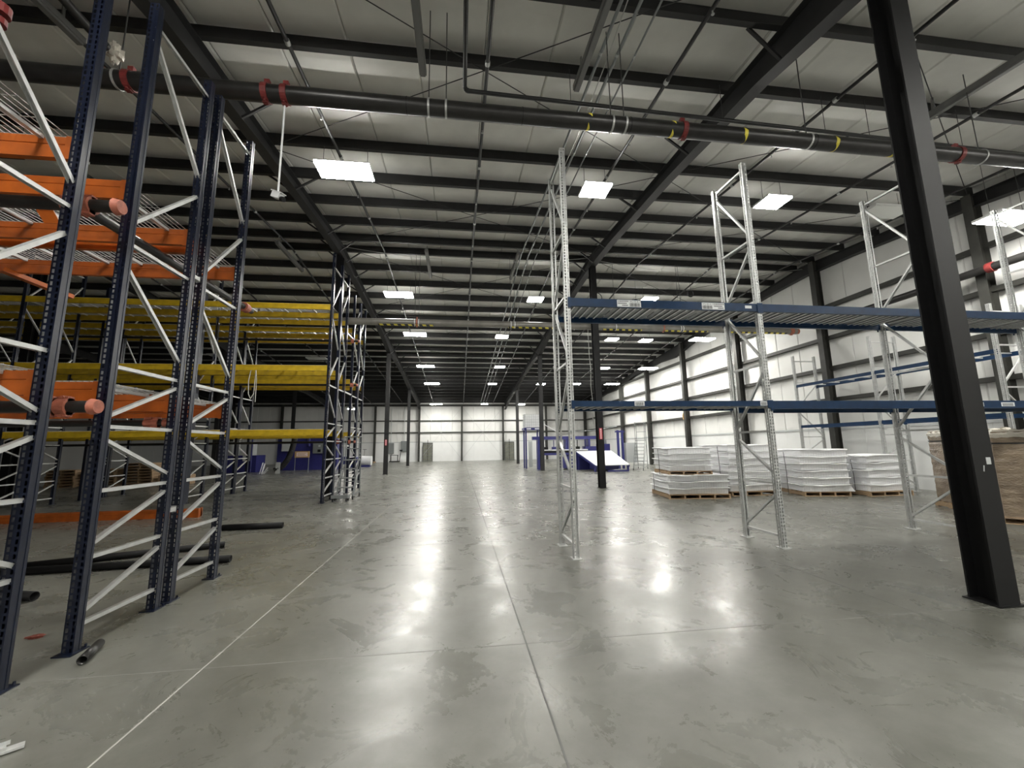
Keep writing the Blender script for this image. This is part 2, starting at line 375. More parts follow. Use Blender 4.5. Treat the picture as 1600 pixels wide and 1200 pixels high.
for (x, y), lb in place.items():
    t = thing('steel_column', lb, 'column', (x, y, 0), group='building columns')
    z1 = PB(y)-rdepth(y)
    cwd = CW[y]
    icol('shaft', 'black' if y < 20 else 'primer', t, x, y, z1, cwd, cwd, 'y', 0.016, 0.012, (0, 0, 0))
    MB().box(-cwd/2-0.03, -cwd/2-0.03, 0.0, cwd/2+0.03, cwd/2+0.03, 0.014).build('base_plate', 'black', t)
    MB().box(-cwd/2, -cwd/2-0.02, z1-0.014, cwd/2, cwd/2+0.02, z1).build('cap_plate', 'black', t)
    if (x, y) == (5.33, 3.73):
        MB().box(0.03, -cwd/2-0.002, 1.36, 0.085, -cwd/2, 1.43).build('tape_scrap', 'lightgrey', t)
        MB().bar((-0.02, -cwd/2-0.001, 1.29), (-0.008, -cwd/2-0.001, 1.35), 0.002, 0.012).build('paint_scratch', 'lightgrey', t)
    if (x, y) in ((5.33, 15.16), (-4.47, 26.3)):
        zc = 2.02 if x > 0 else 1.92; h = 0.42 if x > 0 else 0.36
        sx = 0.0 if x > 0 else 0.0
        s = MB().box(sx-0.06, -cwd/2-0.006, zc-h/2, sx+0.06, -cwd/2-0.001, zc+h/2).build('sign', 'signred', t); s['label'] = 'small vertical red sign'
        MB().box(sx-0.03, -cwd/2-0.008, zc-h/2+0.02, sx+0.03, -cwd/2-0.006, zc+h/2-0.02).build('sign_panel', 'signwhite', s)
        lt = MB()
        for k in range(7): lt.box(sx-0.018, -cwd/2-0.0095, zc-h/2+0.05+k*(h-0.1)/7, sx+0.018, -cwd/2-0.008, zc-h/2+0.05+(k+0.55)*(h-0.1)/7)
        lt.build('sign_lettering', 'signred', s)

# ------------------------------------------------------------------ lamps
def lamp_meshes(hx, hy):
    h = MB().box(-hx, -hy, 0.035, hx, hy, 0.06).box(-hx*0.8, -0.1, 0.06, hx*0.8, 0.1, 0.1)
    for s in (-1, 1): h.box(s*hx-(0.01 if s > 0 else 0), -hy, 0.0, s*hx+(0 if s > 0 else 0.01), hy, 0.035)
    le = MB().box(-hx+0.012, -hy+0.012, -0.016, hx-0.012, hy-0.012, 0.034)
    wi = MB().tube((0, 0, 0.1), (0, 0, 0.62), 0.006, 6)
    return h.mesh('housing', 'housing'), le.mesh('lens', 'lit'), le.mesh('lens', 'unlit'), wi.mesh('hanger', 'rod')
LMP = {True: lamp_meshes(0.62, 0.3), False: lamp_meshes(0.36, 0.29)}
LG = 'lit high bay lamps'
lit = [(-2.7, 9.2, 'large lit panel lamp over the aisle, nearest one left of the joint'), (3.45, 9.3, 'lit panel lamp just right of the first tall galvanised upright'),
 (8.47, 9.3, 'lit panel lamp beside the top of the second galvanised frame'), (13.4, 7.71, 'bright lit lamp near the right wall beyond the near column', 1.6),
 (-2.7, 17.95, 'lit lamp over the left of the aisle, above the striped pipe'), (3.5, 18.0, 'lit lamp left of the first galvanised upright, above the striped pipe'),
 (-2.5, 23.0, 'wide lit lamp directly under the striped pipe left end'), (2.45, 23.1, 'lit lamp between conduits, right of the aisle middle, below striped pipe'),
 (9.2, 23.2, 'lit lamp right of the signed column, first of three in its row'), (11.4, 23.3, 'lit lamp in the middle of the row below the upper blue beams'),
 (13.3, 20.45, 'wide lit lamp hanging by the right wall below the upper blue beams', 1.5), (-2.43, 29.6, 'lit lamp fourth along the left aisle row'),
 (2.96, 29.6, 'lit lamp fourth along the right aisle row'), (11.0, 29.65, 'lit lamp just right of the signed column, second row below the beams'),
 (13.4, 27.3, 'lit lamp by the right wall just above the lower blue beams', 1.26), (-2.31, 34.95, 'lit lamp fifth along the left aisle row'),
 (2.83, 35.0, 'lit lamp fifth along the right aisle row'), (7.13, 35.0, 'small far lit lamp left of the first galvanised upright'),
 (10.29, 34.9, 'small far lit lamp right of the first galvanised upright'), (13.6, 34.85, 'small far lit lamp above the lower blue beam near the right wall'),
 (-2.45, 44.5, 'farthest lit lamp of the left aisle row, before the far wall'), (2.73, 44.4, 'farthest lit lamp of the right aisle row, before the far wall'),
 (6.88, 44.7, 'farthest lit lamp above the white caged tote'),
 (8.9, 17.6, 'lit lamp hidden behind the upper blue beam deck'),
 (-10.0, 40.0, 'small lit lamp far off behind the ends of the yellow racks', 1.9)]
for y, rw in ((0.6, 'overhead row'), (-6.5, 'rear row')):
    for x, cw in ((-2.7, 'left of the aisle joint'), (3.4, 'right of the conduits'), (8.5, 'in the right bay'), (13.9, 'by the right wall')): lit.append((x, y, 'lit panel lamp of the %s behind the viewpoint, %s' % (rw, cw)))
unlit = [(12.1, 9.4, 'unlit pale panel lamp above the third galvanised frame'), (-15.1, 27.5, 'unlit panel lamp deep in the dark left bay'),
         (-9.4, 28.0, 'unlit panel lamp seen between the yellow beams near the aisle'), (-9.0, 9.3, 'unlit panel lamp above the orange beam racks')]
def lamp(x, y, lb, on, hang=0.62):
    z = PB(y)-hang; big = (x < 0 or x > 12) and hang < 1.8
    t = thing('panel_lamp', lb, 'lamp', (x, y, z), group=LG if on else 'unlit high bay lamps')
    hs, le, un, wi = LMP[big]
    obj('housing', hs, t); obj('lens', le if on else un, t)
    for q in (-1, 1):
        w_ = obj('hanger', wi, t, (q*(0.5 if big else 0.28), 0, 0)); w_.scale.z = (hang-0.1)/0.52; w_.location.z = 0.1-0.1*w_.scale.z
    return t
for a in lit: lamp(a[0], a[1], a[2], True, *a[3:])
for x, y, lb in unlit: lamp(x, y, lb, False)

# ------------------------------------------------------------------ pallet racks
def post_mesh(name, h, mtl, two=False, wd=0.084, dp=0.075, holes=True, pitch=0.0508):
    mb = MB(); hw = 0.0095; hh = 0.0165
    colsx = (-0.021, 0.021) if two else (-0.022, 0.024)
    def face(origin, ux, nrm_unused, width, cols):
        xs = [-width/2]
        for c in cols: xs += [c-hw, c+hw]
        xs.append(width/2); vs = []; fs = []; nz = int(h/pitch)
        zs = [0.0]
        for k in range(nz): zs += [k*pitch+pitch/2-hh, k*pitch+pitch/2+hh]
        zs.append(h); nc = len(xs)
        for z in zs:
            for x in xs: vs.append((origin[0]+ux[0]*x, origin[1]+ux[1]*x, z))
        for i in range(len(zs)-1):
            for j in range(nc-1):
                if i % 2 == 1 and j % 2 == 1: continue
                fs.append((i*nc+j, i*nc+j+1, (i+1)*nc+j+1, (i+1)*nc+j))
        mb.add(vs, fs)
    if holes:
        face((0, -dp/2), (1, 0), None, wd, colsx)
        for s in (-1, 1):
            if two: face((s*wd/2, 0), (0, 1), None, dp, (0.005,))
            else: mb.box(s*wd/2-0.0015, -dp/2, 0, s*wd/2+0.0015, dp/2, h)
    else:
        mb.box(-wd/2, -dp/2, 0, wd/2, -dp/2+0.003, h); mb.box(-wd/2, -dp/2, 0, -wd/2+0.003, dp/2, h); mb.box(wd/2-0.003, -dp/2, 0, wd/2, dp/2, h)
    mb.box(-wd/2, dp/2-0.003, 0, -wd/2+0.022, dp/2, h); mb.box(wd/2-0.022, dp/2-0.003, 0, wd/2, dp/2, h)
    # pressed stiffening rib down the outer side
    for s in (-1, 1): mb.box(s*wd/2-0.0045, 0.012, 0, s*wd/2+0.0045, 0.026, h)
    return mb.mesh(name, mtl)
PAT_L = [(0.2, 0.2), (0.29, 0.62), (0.73, 0.73), (0.83, 1.19), (1.28, 1.28), (1.73, 1.38), (1.84, 1.84), (1.93, 2.3), (2.39, 2.39), (3.35, 2.6), (3.58, 3.58), (3.79, 4.62)]
PAT_L6 = PAT_L+[(5.84, 4.87), (5.98, 5.98)]
PAT_L8 = PAT_L+[(5.84, 4.87), (6.1, 7.1), (7.45, 7.45)]
PAT_R = [(0.17, 0.17), (0.80, 0.24), (0.97, 0.97), (1.13, 1.67), (1.79, 1.79), (2.74, 1.87), (2.89, 2.89), (3.0, 3.88), (3.97, 3.97), (4.92, 4.12), (5.06, 5.08), (5.2, 6.3), (6.40, 6.43)]
PAT_S = [p for p in PAT_R if max(p) < 4.9]+[(4.85, 4.85)]
POSTS = {'n6': post_mesh('post', 6.2, 'navy'), 'n8': post_mesh('post', 7.9, 'navy', holes=True), 'n8s': post_mesh('post', 7.5, 'navy', holes=False),
         'g6': post_mesh('post', 6.52, 'galv', two=True), 'g5': post_mesh('post', 5.05, 'galv', two=True), 'n6s': post_mesh('post', 6.2, 'navy', holes=False)}
PLATE = {k: MB().box(-0.07, -0.09, 0.0, 0.07, 0.09, 0.01).tube((0.05, 0.07, 0.01), (0.05, 0.07, 0.035), 0.009, 6).mesh('base_plate', m) for k, m in (('n', 'navy'), ('g', 'brace'))}
BR = {}
def brace_mesh(zf, zb, dep, flip):
    k = (zf, zb, round(dep, 3), flip)
    if k not in BR:
        a, b = (zf, zb) if not flip else (zb, zf)
        mb = MB(); p, q = Vector((0, 0.03, a)), Vector((0, dep-0.03, b)); n_, u, v = mb.frame3(p, q); sg = 1 if v.z >= 0 else -1
        mb.bar(p+v*(0.016*sg), q+v*(0.016*sg), 0.04, 0.004)
        for e in (-1, 1): mb.bar(p+u*(e*0.018), q+u*(e*0.018), 0.004, 0.032)
        BR[k] = mb.mesh('brace', 'brace')
    return BR[k]
def upright(root, x, yf, yb, pkey, pat, ori, flip=False, axis='y'):
    # one upright frame: two posts, their foot plates and the bracing between
    dep = yb-yf; pm_ = POSTS[pkey]; pk = pkey[0]
    for yy, rz in ((yf, 0.0), (yb, PI if pk == 'g' else 0.0)):
        if axis == 'y':
            p = obj('post', pm_, root, (x-ori[0], yy-ori[1], 0.005), rz)
        else:
            p = obj('post', pm_, root, (yy-ori[0], x-ori[1], 0.005), rz-PI/2)
        obj('base_plate', PLATE[pk], p, (0, 0, -0.005))
    for zf, zb in pat:
        me = brace_mesh(zf, zb, dep, flip)
        if axis == 'y': obj('brace', me, root, (x-ori[0], yf-ori[1], 0))
        else: obj('brace', me, root, (yf-ori[0], x-ori[1], 0), -PI/2)
BM = {}
def beam_mesh(length, h, mtl):
    k = (round(length, 3), h, mtl)
    if k not in BM:
        t = 0.026; z = h/2; mb = MB()
        prof = [(-t, -z), (t, -z), (t, z*0.15), (t*0.45, z*0.15), (t*0.45, z), (-t, z), (-t, z*0.25+0.006), (-t+0.006, z*0.25), (-t, z*0.25-0.006)]
        if mtl == 'blue': prof = [(-t, -z), (t, -z), (t, z*0.5), (t*0.45, z*0.5), (t*0.45, z), (-t, z)]
        mb.prism(prof, 'x', -length/2, length/2)
        eps = []
        for s in (-1, 1):
            xe = s*length/2; ep = MB()
            if mtl == 'blue': ep.box(min(xe-s*0.004, xe+s*0.046), -t-0.012, -z-0.03, max(xe-s*0.004, xe+s*0.046), -t-0.006, z+0.01)
            else: ep.box(min(xe, xe-s*0.045), -t-0.005, -z-0.012, max(xe, xe-s*0.045), -t, z+0.006)
            eps.append(ep.mesh('end_plate', mtl))
        BM[k] = (mb.mesh('beam', mtl), eps)
    return BM[k]
def beam(root, ori, x0, x1, y, ztop, h, mtl, face=-1, axis='y'):
    me, ep = beam_mesh(x1-x0, h, mtl)
    c = ((x0+x1)/2, y)
    rz = 0.0 if face < 0 else PI
    if axis == 'y': o = obj('beam', me, root, (c[0]-ori[0], c[1]-ori[1], ztop-h/2), rz)
    else: o = obj('beam', me, root, (c[1]-ori[0], c[0]-ori[1], ztop-h/2), rz-PI/2)
    for e in ep: obj('end_plate', e, o)
    return o
DK = {}
def wire_deck(wx, dy):
    k = (round(wx, 2), round(dy, 2))
    if k not in DK:
        mb = MB(); n = int(wx/0.052)
        for i in range(n+1):
            x = -wx/2+wx*i/n; mb.bar((x, -dy/2-0.02, 0.004), (x, dy/2+0.02, 0.004), 0.0055, 0.0055)
            for s in (-1, 1): mb.bar((x, s*(dy/2+0.02), 0.006), (x, s*(dy/2+0.026), -0.028), 0.0055, 0.0055)
        for i in range(5):
            y = -dy/2+dy*i/4; mb.bar((-wx/2, y, 0.0095), (wx/2, y, 0.0095), 0.0055, 0.0055)
        ch = MB().box(-0.018, -dy/2+0.02, -0.032, 0.018, dy/2-0.02, 0.0)
        DK[k] = (mb.mesh('wire_deck', 'wire'), ch.mesh('channel', 'brace'))
    return DK[k]
def decks(root, ori, x0, x1, yf, yb, ztop, n):
    wx = (x1-x0)/n-0.03
    me, ch = wire_deck(wx, yb-yf-0.02)
    for i in range(n):
        o = obj('wire_deck', me, root, (x0+(x1-x0)*(i+0.5)/n-ori[0], (yf+yb)/2-ori[1], ztop+0.004)); [obj('channel', ch, o, (q*wx*0.36, 0, 0)) for q in (-1, 0, 1)]

# --- near left racks, orange beams
XN = -3.14; XN2 = -7.45
SP = MB().box(-0.022, 0, -0.022, 0.022, 0.11, 0.022).box(-0.03, 0.0, -0.035, 0.024, 0.004, 0.035).box(-0.03, 0.106, -0.035, 0.024, 0.11, 0.035).mesh('row_spacer', 'brace')
near = [(2.66, 3.5, True, 'navy upright rack at the left edge, nearest, orange beams with wire decks'),
        (4.06, 4.97, False, 'second navy rack from the camera, orange beams, tied to the next rack by pale spacers'),
        (5.19, 6.0, False, 'third navy rack, orange beams, its end post nearest the cross aisle')]
for yf, yb, flip, lb in near:
    ori = (XN, yf); t = thing('pallet_rack', lb, 'pallet rack', (XN, yf, 0))
    upright(t, XN, yf, yb, 'n6', PAT_L6, ori, flip)
    upright(t, XN2, yf, yb, 'n6s', PAT_L6, ori, flip)
    for zt in (2.235, 4.195):
        for yy, fc in ((yf, -1), (yb, 1)): beam(t, ori, XN2+0.045, XN-0.045, yy, zt, 0.185, 'orange', -1)
        decks(t, ori, XN2+0.06, XN-0.06, yf, yb, zt, 3)
    if yf < 4: pass
    elif yf < 5:
        px = -3.98-XN
        MB().add([(px-0.07, 0.05, 4.0), (px+0.08, 0.05, 4.0), (px+0.16, 0.12, 3.8), (px+0.02, 0.12, 3.8), (px-0.07, 0.06, 4.0), (px+0.08, 0.06, 4.0), (px+0.16, 0.13, 3.8), (px+0.02, 0.13, 3.8)],
                 [(0,1,2,3), (7,6,5,4), (0,4,5,1), (1,5,6,2), (2,6,7,3), (3,7,4,0)]).build('hanging_plate', 'orange', t)
    else:
        MB().bar((-5.95-XN, 5.85-yf, 4.0), (-5.82-XN, 6.7-yf, 3.94), 0.09, 0.06).build('cross_bar', 'orange', t)
    if yf == 4.06:
        for z in (0.98, 3.66):
            obj('row_spacer', SP, t, (0.0, yb+0.055-yf, z))
# --- yellow racks beyond the cross aisle
XE = (-4.05, -8.35, -12.65, -16.95)
far = [(13.18, 14.07, 'n8', 7.9, 'yellow beam rack facing the cross aisle, first of the row of four'),
       (14.15, 14.93, 'n8', 7.9, 'yellow beam rack second from the cross aisle, steel column behind it'),
       (15.9, 16.78, 'n8s', 7.5, 'yellow beam rack third from the cross aisle'),
       (16.88, 17.7, 'n8s', 7.5, 'yellow beam rack farthest from the cross aisle, machines behind')]
for yf, yb, pk, hh, lb in far:
    ori = (XE[0], yf); t = thing('pallet_rack', lb, 'pallet rack', (XE[0], yf, 0), group='yellow beam racks')
    for x in XE: upright(t, x, yf, yb, pk, PAT_L8 if hh > 7.6 else PAT_L8[:-1], ori, False)
    for i in range(3):
        x1, x0 = XE[i]-0.045, XE[i+1]+0.045
        for zt in (2.2, 4.18, 6.17):
            beam(t, ori, x0, x1, yf, zt, 0.17, 'yellow', -1); beam(t, ori, x0, x1, yb, zt, 0.17, 'yellow', 1)
            decks(t, ori, x0, x1, yf, yb, zt, 3)
    if yf > 14 and yf < 15:
        for z in (1.7, 3.6, 5.75):
            o = obj('row_spacer', SP, t, (0, yb+0.04-yf, z)); o.scale.y = 8.1
# --- right rack, galvanised uprights and blue beams with ribbed steel decks
XRK = (1.68, 4.97, 8.29, 11.53)
YRF, YRB = 6.02, 6.83
def rib_deck(wx, dy):
    mb = MB(); nr = 6; p = wx/nr; xs = []
    for i in range(nr):
        a = -wx/2+i*p
        if i < nr-1: xs += [(a, 0.0), (a+p*0.66, 0.0), (a+p*0.7, -0.022), (a+p*0.9, -0.022), (a+p*0.94, 0.0)]
        else: xs += [(a, 0.0), (a+p*0.6, -0.008)]
    xs.append((wx/2, 0.0)); vs = []
    for y in (-dy/2, dy/2):
        for x, z in xs: vs.append((x, y, z))
        for x, z in xs: vs.append((x, y, z+0.003))
    n_ = len(xs); fs = []
    for k in range(n_-1):
        low = xs[k][1] < -0.02 and xs[k+1][1] < -0.02  # flat rib undersides get the painted highlight, all else plain deck grey
        ff = [(k, k+1, 2*n_+k+1, 2*n_+k), (n_+k+1, n_+k, 3*n_+k, 3*n_+k+1), (k+1, k, n_+k, n_+k+1), (2*n_+k, 2*n_+k+1, 3*n_+k+1, 3*n_+k)]
        for q in ff: mb.f.append(q); mb.m.append(0 if low else 1); mb.sm.append(False)
    mb.v.extend(vs)
    return mb.mesh('deck_panel', ['ribshine', 'deck'])
ori = (XRK[0], YRF)
t = thing('pallet_rack', 'tall galvanised rack with blue beams and ribbed steel decks, right of the aisle', 'pallet rack', (XRK[0], YRF, 0))
rackR = t
for x in XRK: upright(t, x, YRF, YRB, 'g6', PAT_R, ori, False)
rd = rib_deck(0.775, YRB-YRF-0.03)
rbeams = {}
for i in range(3):
    x0, x1 = XRK[i]+0.045, XRK[i+1]-0.045
    for zt in (2.275, 3.905):
        bh = 0.085 if (i == 0 and zt < 3) else 0.13
        rbeams[(i, zt)] = beam(t, ori, x0, x1, YRF-0.02, zt, bh, 'blue', -1); beam(t, ori, x0, x1, YRB+0.02, zt, bh, 'blue', 1)
        for k in range(4): obj('deck_panel', rd, t, (x0+0.42+k*0.79-ori[0], (YRF+YRB)/2-ori[1], zt-0.006-(0.035 if i == 0 and zt < 3 else 0.03)))
def text(name, body, size, parent, loc, mtl='ink', rot=(PI/2, 0, 0)):
    cu = bpy.data.curves.new(name, 'FONT'); cu.body = body; cu.size = size; cu.extrude = 0.0004
    tmp = bpy.data.objects.new(name, cu); COL.objects.link(tmp)
    me = bpy.data.meshes.new_from_object(tmp.evaluated_get(bpy.context.evaluated_depsgraph_get()))
    bpy.data.objects.remove(tmp); me.materials.clear(); me.materials.append(MT[mtl])
    o = obj(name, me, parent, loc); o.rotation_euler = rot; return o
def location_label(bmo, x, flip, code):
    # two paper stickers side by side: text lines, and a bin code over a bar code
    yb_ = -0.0275; 
    lb = MB().box(x-0.2, yb_-0.001, -0.058, x+0.2, yb_, 0.055).build('bin_label', 'label', bmo); lb['label'] = 'white bin label with code %s over a bar code' % code
    a = x-0.19 if flip else x+0.01; b = x+0.01 if flip else x-0.19
    bc = MB(); xx = a
    rnd = random.Random(3)
    while xx < a+0.17:
        ww = rnd.choice((0.002, 0.003, 0.005)); bc.box(xx, yb_-0.002, -0.05, xx+ww, yb_-0.001, 0.008); xx += ww+rnd.choice((0.002, 0.003, 0.004))
    ln = bc
    for k, (w0, w1) in enumerate(((0.0, 0.17), (0.0, 0.14), (0.07, 0.17))):
        rn = b+w0
        while rn < b+w1:
            q = rnd.uniform(0.006, 0.02); ln.box(rn, yb_-0.002, 0.026-k*0.033, rn+q, yb_-0.001, 0.042-k*0.033); rn += q+0.005
    ln.build('bar_code', 'ink', bmo)
    text('label_code', code, 0.037, bmo, (a, yb_-0.0015, 0.018))
cx = (XRK[0]+XRK[1])/2
location_label(rbeams[(0, 3.905)], 2.685-cx+0.0, False, 'WU-55-B-11')
location_label(rbeams[(0, 3.905)], 4.135-cx, True, 'WU-55-A-11')
o = rbeams[(0, 3.905)]; MB().box(1.38, -0.0275, -0.02, 1.5, -0.0265, 0.028).build('bin_label', 'label', o)
for i, xx, ww in ((0, 2.76, 0.16), (0, 4.86, 0.12), (2, 9.0, 0.1), (2, 9.55, 0.28)):
    o = rbeams[(i, 2.275)]; c0 = (XRK[i]+XRK[i+1])/2
    MB().box(xx-c0-ww/2, -0.0275, -0.035, xx-c0+ww/2, -0.0265, 0.035).build('bin_label', 'label', o)
    bars = MB()
    for k in range(9): bars.box(xx-c0-ww*0.4+k*ww*0.09, -0.0285, -0.03, xx-c0-ww*0.4+k*ww*0.09+ww*0.045, -0.0275, 0.02)
    bars.build('bar_code', 'ink', o)
# --- low rack along the right wall, beams running to the viewer
ori = (13.5, 14.75)
t = thing('pallet_rack', 'low galvanised rack along the white right wall, blue beams, behind the white stacks', 'pallet rack', (13.5, 14.75, 0))
YW = (14.75, 11.6, 8.45)
for y in YW: upright(t, y, 13.5, 14.45, 'g5', PAT_S, ori, False, 'x')
for a, b in zip(YW[:-1], YW[1:]):
    for zt in (2.25, 3.87):
        for x, fc in ((13.5, 1), (14.45, -1)):
            bo = beam(t, ori, b+0.045, a-0.045, x, zt, 0.11, 'blue', fc, 'x')
    for zt in (3.87,):
        for k in range(5):
            yy = b+0.3+k*0.6
            MB().box(13.53-ori[0], yy-ori[1], zt-0.05, 14.42-ori[0], yy+0.05-ori[1], zt-0.02).build('cross_bar', 'brace', t)

# ------------------------------------------------------------------ pipes
def pipe_x(name, lb, x0, x1, y, z, r, n=20, mtl='pipe'):
    o = MB().tube((x0, 0, 0), (x1, 0, 0), r, n).build(name, mtl); o.location = (0, y, z); return tag(o, lb, 'pipe')
def coupling(parent, x, r, mtl, wdt=0.1):
    mb = MB().ring((x, 0, 0), 'x', r*0.98, r*1.13, wdt, 24)
    for s in (-1, 1): mb.box(x-wdt*0.45, -0.03, s*r*1.1-0.03, x+wdt*0.45, 0.03, s*r*1.1+0.05*s+0.03); mb.tube((x, -0.05, s*r*1.18), (x, 0.05, s*r*1.18), 0.014, 6)
    return mb.build('coupling', mtl, parent)
YM, ZM, RM = 5.6, 6.7, 0.12
pm_ = pipe_x('main_pipe', 'thick black main pipe hung under the roof across the whole view', XL+0.3, XR-0.4, YM, ZM, RM, 28)
for x, c in ((-4.55, 'red'), (-2.78, 'red'), (-2.52, 'red'), (2.62+0.0, 'red'), (8.9, 'red')):
    if c == 'red' and x == 2.62: x = 3.62
    cc = coupling(pm_, x, RM, c, 0.08); cc['label'] = 'red grooved pipe coupling'
for x in (-0.8, 0.95, 2.7, 6.0): MB().ring((x, 0, 0), 'x', RM-0.005, RM+0.004, 0.012, 24).build('weld_seam', 'black', pm_)
for x in (2.02, 3.42, 4.68, 6.38, 7.55): MB().ring((x, 0, 0), 'x', RM, RM+0.003, 0.06, 28, 0).build('hazard_tape', 'tape_ring', pm_)
hx = (-4.7, -0.48, -0.22, 2.4, 2.62, 5.9, 9.4)
for x in hx:
    MB().ring((x, 0, 0), 'x', RM+0.002, RM+0.01, 0.03, 24).build('clevis_hanger', 'galv', pm_)
    y = YM; MB().tube((x, 0, RM), (x, 0, PB(y)-ZM+0.02), 0.009, 6).build('hanger_rod', 'rod', pm_)
Y2, Z2, R2 = 15.44, 6.33, 0.13
p2 = pipe_x('main_pipe', 'pale grey pipe with striped hazard tape crossing below the ridge to the right wall', -16.8, 14.45, Y2, Z2, R2, 20, 'palepipe')
coupling(p2, 14.2, R2, 'salmon', 0.16)['label'] = 'salmon red end coupling'
MB().tube((14.45, 0, 0), (14.55, 0, 0), R2*0.9, 12).build('end_cap', 'salmon', p2)
def arc_tape(x0, x1):
    mb = MB(); vs = []; n_ = 6; st = 2
    for x in (x0, x1):
        for k in range(n_+1):
            a = -PI/2-0.75+0.95*k/n_
            vs.append((x, (R2+0.003)*math.cos(a)*1.0, (R2+0.003)*math.sin(a)))
    return mb.add(vs, [(k, k+1, n_+1+k+1, n_+1+k) for k in range(n_)], 0, True).build('hazard_tape', 'tape_run', p2)
for a, b in ((-3.05, -1.0), (1.9, 3.9), (5.75, 7.4), (8.4, 10.3), (11.0, 13.95)): arc_tape(a, b)
for x in (-1.7, -1.55, 2.0, 2.15, 6.3, 9.1, 9.2):
    MB().ring((x, 0, 0), 'x', R2+0.002, R2+0.012, 0.03, 20).build('clevis_hanger', 'white', p2)
    MB().tube((x, 0, R2), (x, 0, PB(Y2)-Z2), 0.008, 6).build('hanger_rod', 'rod', p2)
coupling(p2, -1.62-0.0, R2, 'salmon', 0.05); coupling(p2, 8.35, R2, 'salmon', 0.05)
# pipe along the right wall
o = MB().tube((0, 0, 0), (0, 12.5, 0), 0.11, 16).build('wall_pipe', 'pipe'); o.location = (14.55, 2.0, 6.3); tag(o, 'dark pipe running along the right wall with a red coupling', 'pipe')
MB().ring((0, 6.9, 0), 'y', 0.108, 0.14, 0.14, 20).build('coupling', 'red', o)
# sprinkler branch lines following the roof
bl = [(-2.87, 'sprinkler line left of the aisle, over the nearest lit lamp'), (0.47, 'sprinkler line running above the middle of the aisle'), (3.83, 'sprinkler line right of the conduits'),
      (7.4, 'sprinkler line over the second galvanised frame'), (10.7, 'sprinkler line over the third galvanised frame'), (13.9, 'sprinkler line beside the right wall'),
      (-6.25, 'sprinkler line over the orange and yellow racks'), (-9.6, 'sprinkler line in the dark left bay, second from the rafter'), (-12.9, 'sprinkler line in the dark left bay, third from the rafter')]
def DZ(y): return PB(y)-0.13
for x, lb in bl:
    r = 0.034
    o = MB().tube((0, -8.4, DZ(-8.4)), (0, YR, DZ(YR)), r, 10).tube((0, YR, DZ(YR)), (0, 46.5, DZ(46.5)), r, 10).build('sprinkler_pipe', 'thinpipe'); o.location = (x, 0, 0)
    tag(o, 'thin black ' + lb, 'pipe', 'sprinkler branch lines')
    hd = MB()
    for k in range(12):
        y = 4.9+k*3.1; hd.tube((0, y, DZ(y)-0.09), (0, y, DZ(y)-0.02), 0.012, 6); hd.tube((0, y, DZ(y)-0.1), (0, y, DZ(y)-0.09), 0.025, 8)
        hd.tube((0, y+1.4-0.04, DZ(y+1.4)), (0, y+1.4+0.04, DZ(y+1.4)), r*1.35, 10)
    hd.build('sprinkler_heads', 'galv', o)
# small cross main with an elbow behind the thick pipe
o = MB().tube((0.07, 3.0, 8.0), (0.07, 6.35, 7.86), 0.036, 10).path([(0.07, 6.35, 7.86), (0.09, 6.4, 7.85), (0.14, 6.42, 7.85)], 0.04, 10).tube((0.14, 6.42, 7.85), (14.5, 6.42, 7.55), 0.036, 10).build('cross_pipe', 'thinpipe')
tag(o, 'thin black pipe that turns by an elbow and runs right above the thick pipe', 'pipe')
for x in (2.0, 5.0, 7.2, 8.2, 10.4): MB().tube((x, 6.42, 7.85-0.021*x*1.0+0.03), (x, 6.42, PB(6.42)+0.05), 0.006, 6).build('hanger_rod', 'rod', o)
# conduits over the right of the aisle
for x, r, lb in ((2.42, 0.03, 'grey conduit over the right of the aisle, left of three'), (2.72, 0.03, 'grey conduit over the right of the aisle, middle of three'), (3.03, 0.018, 'thin grey conduit over the right of the aisle, right of three')):
    dz = 0.06
    o = MB().tube((0, -8.4, PB(-8.4)-dz), (0, YR, PB(YR)-dz), r, 8).tube((0, YR, PB(YR)-dz), (0, 46, PB(46)-dz), r, 8).build('conduit', 'grey'); o.location = (x, 0, 0)
    tag(o, lb, 'conduit', 'conduits under the roof')
    st = MB().ring((0, 0, 0), 'y', r, r+0.006, 0.05, 10).mesh('strap', 'galv')
    for k in range(12): y = 3.2+k*2.72; obj('strap', st, o, (0, y, PB(y)-dz))
for (xa, ya, xb, yb_, sag, lb) in ((2.3, 2.5, 2.6, 9.3, 0.25, 'loose grey cable hanging beside the conduits'), (-4.3, 15.0, 5.2, 15.0, 0.35, 'slack cable slung between the two ridge columns'), (5.5, 15.2, 14.9, 15.2, 0.4, 'slack cable slung from the signed column to the right wall')):
    pts = []
    for k in range(17):
        u = k/16; y = ya+(yb_-ya)*u; pts.append((xa+(xb-xa)*u, y, PB(y)-0.12-sag*4*u*(1-u)))
    tag(MB().path(pts, 0.009, 6).build('cable', 'wire'), lb, 'cable')
